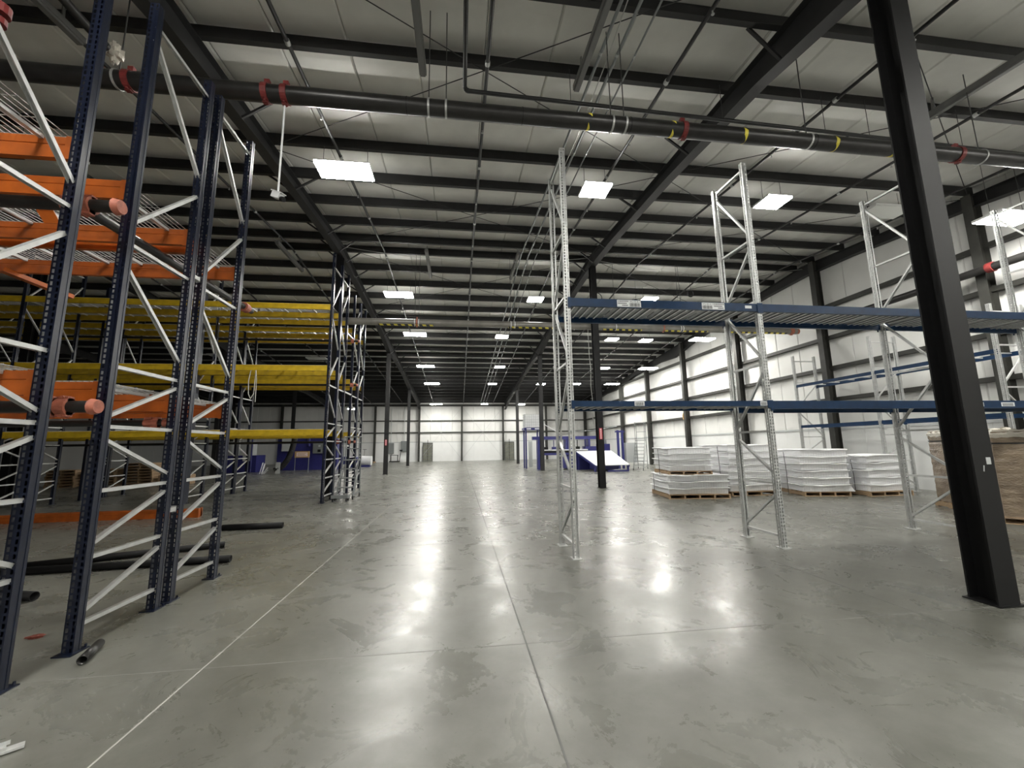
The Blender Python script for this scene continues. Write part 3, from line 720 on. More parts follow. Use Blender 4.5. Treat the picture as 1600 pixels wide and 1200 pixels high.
# unlit strip fixtures under the roof
st = MB().box(-0.06, -1.2, -0.05, 0.06, 1.2, 0.05).box(-0.045, -1.18, -0.09, 0.045, 1.18, -0.05).box(-0.01, -0.9, 0.05, 0.01, -0.86, 0.32).box(-0.01, 0.86, 0.05, 0.01, 0.9, 0.32).mesh('strip_light', 'strip')
for x, y, lb in ((-0.66, 5.25, 'unlit grey strip light over the aisle, left of the sprinkler line'), (2.12, 5.25, 'unlit grey strip light beside the conduits'), (-6.05, 5.3, 'unlit grey strip light above the orange racks'),
                 (9.45, 5.3, 'unlit grey strip light right of the near column'), (-1.24, 15.7, 'unlit grey strip light under the ridge over the aisle'), (-6.4, 15.6, 'unlit grey strip light above the yellow racks'), (2.2, 15.6, 'unlit grey strip light under the ridge by the conduits')):
    o = obj('strip_light', st, None, (x, y, PB(y)-0.32)); tag(o, lb, 'light', 'unlit strip lights'); o.rotation_euler.x = math.atan(1/12) if y < 15 else 0

# in-rack sprinkler pipes with salmon couplings
def rackpipe(lb, x0, x1, y, z, r, caps):
    o = MB().tube((x0, 0, 0), (x1, 0, 0), r, 14).build('rack_pipe', 'pipe'); o.location = (0, y, z); tag(o, lb, 'pipe')
    for x, wdt in caps:
        mb = MB().ring((x, 0, 0), 'x', r*0.98, r*1.42, wdt, 14)
        for s in (-1, 1): mb.tube((x, -0.04, s*r*1.5), (x, 0.04, s*r*1.5), 0.016, 6); mb.box(x-wdt/2, -0.03, s*r*1.25-0.02, x+wdt/2, 0.03, s*r*1.25+0.02)
        mb.build('coupling', 'salmon', o)
    MB().tube((x1, 0, 0), (x1+0.05, 0, 0), r*1.35, 14, r2=r*1.1).build('end_cap', 'salmon', o)
    return o
rackpipe('black pipe with salmon couplings between the near racks, upper one', -7.3, -3.05, 3.79, 3.78, 0.055, ((-3.3, 0.14), (-3.42, 0.05)))
rackpipe('black pipe with salmon couplings between the near racks, lower one', -7.3, -3.02, 3.79, 1.99, 0.05, ((-3.33, 0.09), (-3.22, 0.08)))
o = MB().tube((0, 0, 0), (0, 3.1, 0.05), 0.045, 12).build('rack_pipe', 'pipe'); o.location = (-3.3, 3.0, 3.92); o.location = (-3.45, 3.95, 3.85)
o.data.transform(Matrix.Translation((0, 0, 0))); tag(o, 'black pipe running back under the upper orange beams to a salmon coupling', 'pipe')
MB().ring((0, 2.9, 0.045), 'y', 0.044, 0.075, 0.12, 14).build('coupling', 'salmon', o)
rackpipe('thin black rack pipe below the lowest yellow beams', -16.9, -3.75, 15.42, 1.84, 0.04, ((-4.3, 0.1), (-3.9, 0.08)))
rackpipe('black rack pipe with salmon couplings below the top yellow beams', -16.9, -3.75, 15.42, 5.55, 0.04, ((-3.95, 0.1),))
rackpipe('black rack pipe with salmon couplings below the middle yellow beams', -16.9, -3.75, 15.42, 3.9, 0.04, ((-3.9, 0.12),))
rackpipe('thin black rack pipe with salmon end under the low orange beam', -7.3, -3.3, 5.08, 1.93, 0.035, ((-3.42, 0.14),))
# riser with red couplings in the top left corner, stub pipe and plastic bag on the main pipe
o = MB().tube((0, 0, 0), (0, 0, 1.9), 0.03, 12).build('riser_pipe', 'pipe'); o.location = (-4.25, 3.79, 3.84); tag(o, 'thin dark riser with a red grooved coupling at the upper left edge', 'pipe')
MB().ring((0, 0, 1.84), 'z', 0.03, 0.085, 0.09, 16).ring((0, 0, 1.72), 'z', 0.03, 0.07, 0.06, 16).build('coupling', 'red', o)
o = MB().tube((0, -1.3, 0), (0, 0, 0), 0.055, 14).tube((0, -0.02, 0), (0, 0.02, 0), 0.062, 14, 0).build('branch_pipe', 'pipe'); o.location = (-4.72, 5.36, 6.98); tag(o, 'short black branch pipe ending at the red coupling on the thick pipe', 'pipe')
def blob(name, mtl, size, seed, n=10, m=7, amp=0.25):
    rnd = random.Random(seed); vs = []; fs = []
    for j in range(m+1):
        th = PI*j/m
        for k in range(n):
            a = 2*PI*k/n; r = 1+rnd.uniform(-amp, amp)*(0 if j in (0, m) else 1)
            vs.append((size[0]*r*math.sin(th)*math.cos(a), size[1]*r*math.sin(th)*math.sin(a), size[2]*r*math.cos(th)))
    for j in range(m):
        for k in range(n): fs.append((j*n+k, j*n+(k+1) % n, (j+1)*n+(k+1) % n, (j+1)*n+k))
    return MB().add(vs, fs, 0, False).build(name, mtl)
o = blob('plastic_bag', 'film', (0.09, 0.08, 0.14), 5, 12, 9, 0.3); o.location = (-4.72, 5.52, 7.04); tag(o, 'crumpled pale plastic bag tied round the coupling on the thick pipe', 'plastic bag')
# security camera on a drop pole
t = thing('security_camera', 'white bullet security camera on a white pole dropped from the thick pipe', 'camera', (-2.53, 5.62, 5.1))
MB().tube((0, 0, 0.05), (0, 0, 1.44), 0.013, 10).build('pole', 'white', t)
mb = MB().box(-0.1, -0.04, -0.02, 0.07, 0.04, 0.06).box(-0.13, -0.045, 0.06, 0.09, 0.045, 0.072); mb.build('body', 'white', t).rotation_euler = (0, 0.45, -0.5)
MB().tube((0.055, -0.02, -0.035), (0.1, -0.045, -0.055), 0.035, 12).build('lens', 'black', t)
# cable coils under the roof right of the column
for i, (x, y, z, s, lb) in enumerate(((5.75, 15.9, 7.75, .2, 'black cable coil hung by the signed column'), (8.0, 17.0, 7.95, .18, 'black cable coil hung above the upper blue beam'), (10.3, 17.2, 7.9, .17, 'black cable coil hung near the second galvanised frame'), (10.2, 16.2, 8.2, .13, 'small black cable loop under the roof near the second galvanised frame'))):
    mb = MB()
    for k in range(3): mb.ring((0, 0.02*k, 0), 'y', s-0.012+0.01*k, s+0.012+0.01*k, 0.022, 18)
    mb.tube((0, 0.02, s), (0, 0.02, PB(y)-z), 0.006, 6)
    o = mb.build('cable_coil', 'rubber'); o.location = (x, y, z); tag(o, lb, 'cable', 'hung cable coils')
o = MB().path([(0, 0, 3.82), (0, 0, 3.4), (0.01, 0, 2.7), (0.05, 0, 2.2), (0.02, 0, 1.5), (0.06, 0, 1.0), (0.04, 0, 0.5), (0.05, 0, 0.0)], 0.012, 6).build('cord', 'wire'); o.location = (5.12, 15.4, 2.4); tag(o, 'pale cord hanging down the left of the signed column', 'cord')

# ------------------------------------------------------------------ pallets with white trays
def pallet(lb, L_, W_, loc, rz, group, h=0.13, simple=False):
    t = thing('wooden_pallet', lb, 'pallet', loc, rz, group)
    nb = max(5, int(W_/0.2))
    if simple:
        mb = MB()
        for k in range(3): mb.box(-L_/2+k*(L_-0.05)/2, -W_/2, 0.02, -L_/2+k*(L_-0.05)/2+0.05, W_/2, h-0.02)
        mb.box(-L_/2, -W_/2, h-0.02, L_/2, W_/2, h); mb.box(-L_/2, -W_/2, 0, L_/2, -W_/2+0.12, 0.02)
        mb.build('deck', 'wood', t); return t
    st_ = MB().box(-0.022, -W_/2, 0.018, 0.022, W_/2, h-0.018).mesh('stringer', 'wood')
    ns = max(3, int(L_/0.4)+1)
    for k in range(ns): obj('stringer', st_, t, (-L_/2+0.022+k*(L_-0.044)/(ns-1), 0, 0))
    bd = MB().box(-L_/2, -0.06, 0, L_/2, 0.06, 0.018).mesh('deck_board', 'wood')
    for k in range(nb): obj('deck_board', bd, t, (0, -W_/2+0.06+k*(W_-0.12)/(nb-1), h-0.018))
    for k in range(3): obj('bottom_board', bd, t, (0, -W_/2+0.06+k*(W_-0.12)/2, 0))
    return t
def tray_mesh(L_, W_, H_, seed, flare=0.0):
    rnd = random.Random(seed); per = []; p = 0.036
    def side(ax, ay, bx, by, nx, ny):
        n_ = int(math.hypot(bx-ax, by-ay)/p)
        for k in range(n_):
            u = k/n_; o_ = 0.002 if k % 2 else -0.002
            per.append((ax+(bx-ax)*u, ay+(by-ay)*u, nx, ny, o_))
    side(-L_/2, -W_/2, L_/2, -W_/2, 0, -1); side(L_/2, -W_/2, L_/2, W_/2, 1, 0); side(L_/2, W_/2, -L_/2, W_/2, 0, 1); side(-L_/2, W_/2, -L_/2, -W_/2, -1, 0)
    n_ = len(per); vs = []
    ph = rnd.uniform(0, 6)
    for (zz, out, rib) in ((0.0, -0.02, 0.3), (0.06, 0.0, 1), (0.40, 0.0, 1), (0.44, 0.006, 0.4), (0.48, 0.0, 1), (0.80, 0.0, 1), (0.83, 0.06, 0), (0.96, 0.068, 0), (1.0, 0.04, 0)):
        zz *= H_
        for k, (x, y, nx, ny, o_) in enumerate(per):
            wv = (0.020*math.sin(k*0.13+ph)+0.006*math.sin(k*0.41+ph*2)+rnd.uniform(-0.003, 0.003)) if zz > 0.8*H_ else 0.004*math.sin(k*0.17+ph)
            e = out+o_*rib+flare*(1 if nx > 0 else 0)*(1-zz/H_)
            if zz > 0.9*H_: wv = min(wv, 0.0)
            vs.append((x+nx*e, y+ny*e, max(0, zz+wv)))
    fs = []
    for r_ in range(8):
        for k in range(n_): fs.append((r_*n_+k, r_*n_+(k+1) % n_, (r_+1)*n_+(k+1) % n_, (r_+1)*n_+k))
    fs.append(tuple(range(n_-1, -1, -1)))
    fs.append(tuple(range(8*n_, 9*n_)))
    return MB().add(vs, fs).mesh('tray_bundle', 'tray')
def tray_stack(where, grp, L_, W_, H_, n_, loc, rz, seed, flare0=0.0, words=None):
    rnd = random.Random(seed); z = loc[2]
    for k in range(n_):
        me = tray_mesh(L_, W_, H_, seed*10+k, flare0 if k == 0 else 0.0)
        o = obj('tray_bundle', me, None, (loc[0]+rnd.uniform(-.02, .02), loc[1]+rnd.uniform(-.02, .02), z), rz+rnd.uniform(-.02, .02))
        pos = 'bottom' if k == 0 else ('top' if k == n_-1 else ('second', 'third', 'fourth', 'fifth', 'sixth', 'seventh')[k-1])
        tag(o, 'white ribbed trays, %s layer %s' % (pos if pos in ('top', 'bottom') else pos+' lowest', where), 'tray bundle', grp)
        z += H_
    return z
def strap(lb, pts, grp):
    o = MB().path(pts, 0.008, 5).build('strap', 'rubber'); tag(o, lb, 'strap', grp)
# stack one, two pallets high
c1 = (7.11, 12.28); r1 = -0.15
pallet('wooden pallet on the floor under the lower white trays of the first stack', 1.78, 1.6, (*c1, 0), r1, 'pallets under white trays')
z = tray_stack('on the lower pallet of the first white stack', 'white trays, first stack lower half', 1.74, 1.5, 0.185, 3, (*c1, 0.132), r1, 1)
c1b = (7.0, 12.4)
pallet('wooden pallet sandwiched halfway up the first white stack', 1.3, 1.35, (*c1b, z), r1, 'pallets under white trays', 0.1)
z = tray_stack('on the upper pallet of the first white stack', 'white trays, first stack upper half', 1.25, 1.35, 0.175, 4, (*c1b, z+0.102), r1, 2)
# stack two
c2 = (8.98, 12.6)
pallet('wooden pallet under the tall second white stack', 1.45, 1.6, (*c2, 0), -0.02, 'pallets under white trays')
tray_stack('of the tall second white stack', 'white trays, second stack', 1.4, 1.5, 0.203, 7, (*c2, 0.132), -0.03, 3)
c3 = (11.0, 11.88)
pallet('wooden pallet under the third white stack with the bent lower trays', 1.3, 1.5, (*c3, 0), -0.22, 'pallets under white trays')
tray_stack('of the third white stack', 'white trays, third stack', 1.3, 1.45, 0.208, 6, (*c3, 0.132), -0.22, 4, 0.14)
c4 = (12.63, 11.5)
pallet('wooden pallet under the fourth white stack by the wall rack', 1.45, 1.35, (*c4, 0), 0.0, 'pallets under white trays')
tray_stack('of the fourth white stack', 'white trays, fourth stack', 1.4, 1.25, 0.212, 5, (*c4, 0.132), 0.03, 5)
for sx, sy, z0, z1, lb in ((6.16, 12.2, 0.69, 1.45, 'black strap down the side of the first white stack, upper half'), (6.2, 12.7, 0.15, 0.68, 'black strap down the side of the first white stack, lower half'), (8.03, 12.0, 0.2, 1.5, 'slanted black strap on the corner of the second white stack'), (10.2, 11.9, 0.006, 1.3, 'upright black strap on the left side of the third white stack'), (11.92, 11.3, 0.15, 1.05, 'loose kinked black strap beside the fourth white stack')):
    strap(lb, [(sx-0.03, sy, z1), (sx-0.035, sy-0.05, (z0+z1)/2), (sx-0.03, sy-0.04, z0)], 'black straps on white stacks')

# ------------------------------------------------------------------ wrapped brown loads on the right
def wrapped(lb, L_, W_, H_, loc, rz, seed):
    rnd = random.Random(seed); n_ = 14; rows = 22; vs = []; fs = []
    per = []
    for (ax, ay, bx, by) in ((-L_/2, -W_/2, L_/2, -W_/2), (L_/2, -W_/2, L_/2, W_/2), (L_/2, W_/2, -L_/2, W_/2), (-L_/2, W_/2, -L_/2, -W_/2)):
        for k in range(n_): per.append((ax+(bx-ax)*k/n_, ay+(by-ay)*k/n_))
    m_ = len(per)
    for r_ in range(rows+1):
        z = H_*r_/rows; layer = (r_ % 2)
        for k, (x, y) in enumerate(per):
            s_ = 1.0-0.012*layer-(0.03 if r_ == rows else 0)+rnd.uniform(-0.006, 0.006)-(0.025 if abs(z/H_-0.86) < 0.03 else 0)
            vs.append((x*s_, y*s_, z))
    for r_ in range(rows):
        for k in range(m_): fs.append((r_*m_+k, r_*m_+(k+1) % m_, (r_+1)*m_+(k+1) % m_, (r_+1)*m_+k))
    fs.append(tuple(range(rows*m_, (rows+1)*m_))); fs.append(tuple(range(m_-1, -1, -1)))
    t = thing('wrapped_load', lb, 'wrapped load', loc, rz)
    MB().add(vs, fs, 0).build('cardboard_stack', 'wrap', t)
    fv = []; ff = []
    for k in range(m_):
        x, y = per[k]; fv += [(x*1.012, y*1.012, H_*0.93+rnd.uniform(-.02, .02)), (x*1.025, y*1.025, H_*0.97+rnd.uniform(-.01, .02)), (x*0.9, y*0.9, H_+0.02+rnd.uniform(0, .05))]
    for k in range(m_):
        j = (k+1) % m_
        for e in range(2): ff.append((3*k+e, 3*j+e, 3*j+e+1, 3*k+e+1))
    MB().add(fv, ff).build('film_collar', 'film', t)
    bd_ = MB()
    for zz in (0.86,): bd_.box(-L_/2*1.004, -W_/2*1.004, H_*zz-0.012, L_/2*1.004, W_/2*1.004, H_*zz+0.012)
    bd_.build('black_band', 'rubber', t)
    MB().box(0.05, -W_/2-0.012, H_*0.7, 0.25, -W_/2-0.008, H_*0.76).build('paper_label', 'label', t)
    return t
pallet('pale wooden pallet under the near brown wrapped load', 1.12, 0.72, (11.02, 6.72, 0), -0.85, 'pallets under brown loads')
wrapped('near tall brown cardboard load in stretch film, at the right edge', 1.02, 0.66, 1.62, (11.02, 6.72, 0.132), -0.85, 11)
pallet('wooden pallet under the rear brown wrapped load', 1.1, 1.2, (12.0, 8.32, 0), -0.5, 'pallets under brown loads')
wrapped('rear brown cardboard load in stretch film, half hidden by the near column', 1.02, 1.1, 1.68, (12.0, 8.32, 0.132), -0.5, 12)

# ------------------------------------------------------------------ loose items on the floor
def floor_pipe(lb, a, b, r, mtl='black'):
    d = Vector(b)-Vector(a); L_ = d.length; n = 14; mb = MB()
    vs = []
    for x in (0, L_):
        for rr in (r, r*0.85):
            for k in range(n): vs.append((x, rr*math.cos(2*PI*k/n), rr*math.sin(2*PI*k/n)))
    fs = []
    for k in range(n):
        j = (k+1) % n
        fs += [(k, j, 2*n+j, 2*n+k), (n+j, n+k, 3*n+k, 3*n+j), (k, n+k, n+j, j), (2*n+k, 2*n+j, 3*n+j, 3*n+k)]
    o = mb.add(vs, fs, 0, True).build('loose_pipe', mtl); o.location = (a[0], a[1], r+0.001); o.rotation_euler.z = math.atan2(d.y, d.x)
    return tag(o, lb, 'pipe', 'loose black pipes on the floor')
floor_pipe('short open black pipe on the floor at the foot of the near navy post', (-2.87, 3.82, 0), (-2.98, 4.12, 0), 0.034, 'pipe')
floor_pipe('black pipe lying on the floor past the third navy rack', (-4.75, 9.3, 0), (-3.62, 9.36, 0), 0.06, 'black')
floor_pipe('long black pipe on the floor crossing behind the near racks, nearer of two', (-6.9, 6.5, 0), (-3.3, 6.75, 0), 0.05, 'black')
floor_pipe('long black pipe on the floor crossing behind the near racks, farther of two', (-6.6, 6.62, 0), (-3.9, 7.75, 0), 0.05, 'black')
floor_pipe('black pipe end on the floor at the left edge under the nearest rack', (-5.2, 5.6, 0), (-4.65, 5.45, 0), 0.05, 'black')
t = thing('loose_brace', 'bent galvanised rack brace lying on the floor at the lower left corner', 'rack brace', (-2.43, 2.86, 0.002), 0.0)
MB().bar((-0.35, -0.32, 0.02), (-0.02, -0.02, 0.02), 0.04, 0.03).bar((-0.35, -0.30, 0.042), (-0.02, 0.0, 0.042), 0.006, 0.02).build('channel', 'brace', t)
MB().bar((-0.03, -0.03, 0.012), (0.035, 0.02, 0.012), 0.05, 0.012).build('flattened_end', 'brace', t)
o = blob('rag', 'stain', (0.06, 0.045, 0.012), 3, 10, 6, 0.3); o.location = (-3.72, 4.42, 0.01); tag(o, 'small rust red rag on the floor under the second rack', 'rag')
for i, (x0, x1, y) in enumerate(((-10.6, -6.3, 11.25), (-10.4, -6.35, 11.42))):
    t = thing('loose_beam', ('long orange rack beam lying on the floor of the cross aisle, front one', 'long orange rack beam lying on the floor of the cross aisle, rear one')[i], 'rack beam', (x1, y, 0.0), 0.0, 'loose orange beams')
    me, ep = beam_mesh(x1-x0, 0.19, 'orange'); obj('beam', me, t, ((x0-x1)/2, 0, 0.096+0.002)); [obj('end_plate', e, t, ((x0-x1)/2, 0, 0.098)) for e in ep]
    MB().box(-0.02, -0.04, 0.0, 0.0, 0.035, 0.21).build('connector', 'orange', t)

# ------------------------------------------------------------------ rolling platform ladder beside the yellow racks
def ladder(lb, loc, rz, wd_, dp_, ht, steps, mtl):
    t = thing('rolling_ladder', lb, 'ladder', loc, rz)
    for sx in (-1, 1):
        x = sx*wd_/2
        MB().path([(x, -dp_/2, 0.1), (x, dp_*0.2, ht*0.62), (x, dp_*0.2, ht), ], 0.02, 8).build('front_rail', mtl, t)
        MB().path([(x, dp_/2, 0.1), (x, dp_/2, ht*0.62), (x, dp_/2, ht), (x, dp_*0.2, ht)], 0.02, 8).build('rear_rail', mtl, t)
        MB().bar((x, -dp_/2, 0.16), (x, dp_/2, 0.16), 0.03, 0.03).bar((x, dp_/2, ht*0.55), (x, -dp_*0.35, 0.18), 0.02, 0.02).build('side_brace', mtl, t)
        for sy in (-1, 1):
            MB().ring((x, sy*dp_/2, 0.05), 'x', 0.015, 0.05, 0.03, 14).box(x-0.02, sy*dp_/2-0.012, 0.04, x+0.02, sy*dp_/2+0.012, 0.12).build('caster', 'rubber', t)
    for k in range(steps):
        u = (k+1)/steps; y = -dp_/2+dp_*0.7*u; z = 0.1+(ht*0.62-0.1)*u
        MB().box(-wd_/2, y-0.09, z-0.03, wd_/2, y+0.09, z).build('step', mtl, t)
    MB().box(-wd_/2, dp_*0.2, ht*0.62-0.04, wd_/2, dp_/2, ht*0.62).build('platform', mtl, t)
    MB().tube((-wd_/2, dp_/2, ht), (wd_/2, dp_/2, ht), 0.02, 8).tube((-wd_/2, dp_/2, ht*0.8), (wd_/2, dp_/2, ht*0.8), 0.016, 8).tube((-wd_/2, dp_/2, 0.5), (wd_/2, dp_/2, 0.5), 0.016, 8).build('guard_rail', mtl, t)
    return t
ladder('grey rolling platform ladder parked at the end of the yellow racks', (-3.6, 14.35, 0), 0.0, 0.5, 0.9, 2.0, 4, 'grey')
t = thing('hand_cart', 'small low grey wheeled dolly in front of the rolling platform ladder', 'dolly', (-3.62, 13.55, 0))
MB().box(-0.25, -0.14, 0.1, 0.25, 0.14, 0.18).box(-0.25, -0.14, 0.18, 0.25, -0.11, 0.2).build('tray', 'grey', t)
for sx in (-1, 1):
    for sy in (-1, 1): MB().ring((sx*0.2, sy*0.11, 0.05), 'x', 0.01, 0.05, 0.03, 14).box(sx*0.2-0.02, sy*0.11-0.01, 0.04, sx*0.2+0.02, sy*0.11+0.01, 0.1).build('wheel', 'rubber', t)

# ------------------------------------------------------------------ blue line with sloped white conveyor (right, far)
t = thing('tote_stand', 'tall blue steel stand carrying the white caged tote', 'stand', (5.2, 29.3, 0))
for sx in (-0.5, 0.5):
    for sy in (-0.45, 0.45): MB().box(sx-0.05, sy-0.05, 0, sx+0.05, sy+0.05, 2.7).build('leg', 'machine', t)
MB().box(-0.62, -0.55, 2.7, 0.62, 0.55, 2.86).build('top_frame', 'machine', t)
for s in (-0.3, 0.3): MB().box(s-0.16, -0.56, 2.74, s+0.16, -0.54, 2.82).build('fork_pocket', 'white', t)
MB().box(-0.35, -0.62, 0.1, -0.08, -0.5, 1.9).build('control_cabinet', 'lightgrey', t)
t = thing('caged_tote', 'white tote in a pale wire cage on top of the tall blue stand', 'tote', (5.2, 29.3, 2.862))
MB().box(-0.5, -0.45, 0.02, 0.5, 0.45, 0.93).build('tank', 'white', t)
cg = MB()
for k in range(8):
    x = -0.55+k*1.1/7; cg.tube((x, -0.5, 0), (x, -0.5, 0.97), 0.009, 6); cg.tube((x, 0.5, 0), (x, 0.5, 0.97), 0.009, 6)
    y = -0.5+k*1.0/7; cg.tube((-0.55, y, 0), (-0.55, y, 0.97), 0.009, 6); cg.tube((0.55, y, 0), (0.55, y, 0.97), 0.009, 6)
for k in range(6):
    z = 0.02+k*0.19
    for a, b in (((-.55, -.5), (.55, -.5)), ((-.55, .5), (.55, .5)), ((-.55, -.5), (-.55, .5)), ((.55, -.5), (.55, .5))): cg.tube((*a, z), (*b, z), 0.009, 6)
cg.build('cage', 'lightgrey', t)
t = thing('forming_line', 'long blue forming machine with overhead rail and white table, before the far wall', 'machine', (5.2, 27.5, 0))
MB().box(-0.3, -0.15, 1.98, 4.3, 0.15, 2.2).build('overhead_rail', 'machine', t)
for x in (0.1, 2.0, 2.15, 3.6): MB().box(x-0.06, -0.3, 0, x+0.06, 0.3, 2.0).build('post', 'machine', t)
MB().box(0.3, -0.5, 0.95, 4.2, 0.5, 1.1).build('bed', 'machine', t)
MB().box(0.4, -0.55, 1.25, 3.4, 0.5, 1.32).build('table', 'white', t)
MB().box(0.4, -0.5, 1.1, 3.4, 0.5, 1.25).build('table_frame', 'black', t)
for k in range(6): MB().box(0.5+k*0.55, -0.2, 1.32, 0.75+k*0.55, 0.1, 1.5).tube((0.62+k*0.55, -0.05, 1.5), (0.62+k*0.55, -0.05, 1.95), 0.03, 8).build('press_head', 'machine' if k % 2 else 'black', t)
MB().box(1.6, -0.6, 0.1, 2.5, 0.3, 0.85).build('drive_cabinet', 'machine', t)
MB().box(3.3, -0.5, 0.0, 4.0, 0.4, 1.5).build('outfeed_cabinet', 'machine', t)
t = thing('incline_conveyor', 'sloping white belt conveyor on a blue frame behind the signed column', 'conveyor', (9.0, 24.2, 0))
mb = MB(); A = [(-0.95, -0.3, 0.42), (1.15, -0.3, 0.42), (1.05, 2.3, 1.2), (-1.35, 2.3, 1.2)]
mb.add([*A, *[(x, y, z-0.06) for x, y, z in A]], [(0,1,2,3), (7,6,5,4), (0,4,5,1), (1,5,6,2), (2,6,7,3), (3,7,4,0)]); mb.build('belt', 'white', t)
for a, b in ((0, 3), (1, 2)):
    MB().bar((A[a][0], A[a][1], A[a][2]-0.1), (A[b][0], A[b][1], A[b][2]-0.1), 0.06, 0.12).build('side_rail', 'machine', t)
for x, y, z in ((-0.95, -0.2, 0.35), (1.1, -0.2, 0.35), (-1.25, 2.1, 1.05), (1.0, 2.1, 1.05)): MB().box(x-0.05, y-0.05, 0, x+0.05, y+0.05, z).build('leg', 'machine', t)
MB().box(-0.7, 0.3, 0.1, 0.7, 1.6, 0.4).build('drive_box', 'machine', t)
MB().box(-1.4, 2.3, 0.0, 1.2, 2.6, 1.12).build('rear_panel', 'machine', t)
MB().box(-0.3, -0.6, 0.02, 1.0, -0.5, 0.1).build('base_rail', 'machine', t)
t = thing('lift_mast', 'pair of slim blue masts behind the sloping white conveyor', 'mast', (10.75, 26.6, 0))
for s in (-0.15, 0.15): MB().box(s-0.06, -0.08, 0, s+0.06, 0.08, 2.55).build('mast', 'machine', t)
MB().box(-0.3, -0.12, 2.4, 0.3, 0.12, 2.5).build('head_beam', 'machine', t)
MB().box(0.3, -0.2, 0.4, 1.1, 0.2, 1.7).build('cabinet', 'lightgrey', t)
t = thing('control_head', 'blue machine head with grey top between the first galvanised upright and the conveyor', 'machine', (10.0, 27.9, 0))
MB().box(-0.4, -0.3, 0, 0.4, 0.3, 1.65).build('body', 'machine', t); MB().box(-0.2, -0.2, 1.65, 0.2, 0.2, 1.95).build('top', 'grey', t)
o = MB().path([(7.9, 29, 0), (7.9, 29, 2.55), (9.6, 29, 2.62), (11.5, 29, 2.9)], 0.03, 8).build('support_pipe', 'grey'); tag(o, 'grey support pipe arching over the sloping conveyor', 'pipe')
ladder('tall grey rolling ladder beside the sloping white conveyor', (11.5, 25.3, 0), -0.6, 0.6, 1.7, 3.0, 8, 'grey')
o = MB().tube((0, 0, 0), (2.2, 0.4, -1.25), 0.02, 8).build('drain_pipe', 'white'); o.location = (5.9, 29.0, 3.2); tag(o, 'slim white pipe sloping down from the caged tote', 'pipe')

# ------------------------------------------------------------------ blue line (left, far)
t = thing('blue_enclosure', 'large dark blue machine enclosure behind the yellow racks, grey cabinet on its front', 'machine', (-11.2, 34.6, 0))
MB().box(-2.6, -0.9, 0, 1.3, 0.9, 2.9).build('body', 'machine', t)
cb = MB().box(0.05, -1.12, 1.25, 0.85, -0.9, 2.12).build('cabinet', 'grey', t); MB().box(0.4, -1.13, 1.35, 0.62, -1.12, 1.55).build('keypad', 'black', cb); MB().box(0.45, -1.13, 1.75, 0.6, -1.12, 1.88).build('display', 'lightgrey', cb)
MB().tube((-0.3, -1.0, 1.8), (-0.3, -1.0, 3.0), 0.1, 12).build('duct', 'machine', t)
MB().box(-2.2, -1.15, 1.45, -1.5, -0.9, 2.9).build('side_cabinet', 'lightgrey', t)
MB().box(1.3, -0.8, 0.0, 1.75, 0.8, 2.3).build('end_unit', 'machine', t)
t = thing('blue_conveyor', 'low blue conveyor ending in a rounded drum, behind the navy rack ends', 'conveyor', (-9.75, 36.6, 0))
MB().box(-1.0, -0.6, 0.3, 1.1, 0.6, 0.92).build('body', 'machine', t)
MB().tube((0.9, -0.6, 0.5), (0.9, 0.6, 0.5), 0.46, 20).build('drum', 'machine', t)
for x in (-0.8, 0.6): MB().box(x-0.06, -0.5, 0, x+0.06, 0.5, 0.32).build('leg', 'machine', t)
MB().box(-1.0, -0.55, 0.92, 0.5, 0.55, 0.96).build('belt', 'white', t)
t = thing('white_roll', 'white roll on a blue cradle at the end of the low blue conveyor', 'roll', (-8.0, 37.2, 0))
MB().tube((-0.35, 0, 0.53), (0.5, 0, 0.5), 0.4, 24).build('roll', 'white', t); MB().box(-0.3, -0.3, 0, 0.4, 0.3, 0.14).build('cradle', 'machine', t)
t = thing('sign_stand', 'tan framed notice board on thin legs in front of the blue enclosure', 'sign', (-10.7, 30.1, 0))
MB().box(-0.48, -0.02, 1.02, 0.48, 0.02, 1.45).build('frame', 'tan', t); MB().box(-0.36, -0.03, 1.1, 0.36, -0.02, 1.37).build('panel', 'signwhite', t)
for s in (-0.44, 0.44): MB().tube((s, 0, 0), (s, 0, 1.02), 0.02, 8).build('leg', 'grey', t)
lt = MB()
for k in range(3): lt.box(-0.28, -0.033, 1.15+k*0.07, 0.28-(0.1 if k == 1 else 0), -0.03, 1.18+k*0.07)
lt.build('lettering', 'tan', t)
t = thing('flexible_hose', 'thick black flexible hose drooping to the floor in the unlit bay', 'hose', (-11.9, 29.7, 0))
hp = [(0.75, 0.2, 3.0), (0.72, 0.2, 2.2), (0.6, 0.15, 1.5), (0.4, 0.1, 0.9), (0.1, 0.05, 0.45), (-0.35, 0, 0.2)]
MB().path(hp, 0.18, 14).build('hose', 'rubber', t)
for a, b in zip(hp[:-1], hp[1:]):
    for u in (0.15, 0.4, 0.65, 0.9):
        p = Vector(a).lerp(Vector(b), u); q = Vector(a).lerp(Vector(b), u+0.05); MB().tube(p, q, 0.193, 14).build('hose_rib', 'rubber', t)
rnd = random.Random(9)
t = thing('film_scraps', 'tangle of white plastic scrap under the end of the black hose', 'scrap', (-12.6, 29.2, 0))
for k in range(5):
    o = MB().bar((rnd.uniform(-.5, .1), 0, 0.02), (rnd.uniform(-.3, .5), rnd.uniform(-.2, .3), rnd.uniform(.2, .8)), 0.1, 0.012).build('scrap', 'white', t)
MB().box(0.45, 0.35, 0, 0.75, 0.37, 0.75).build('board', 'lightgrey', t)
t = thing('dark_machine', 'blue machine with grey tank parts in the dark bay left of the hose', 'machine', (-15.6, 32.5, 0))
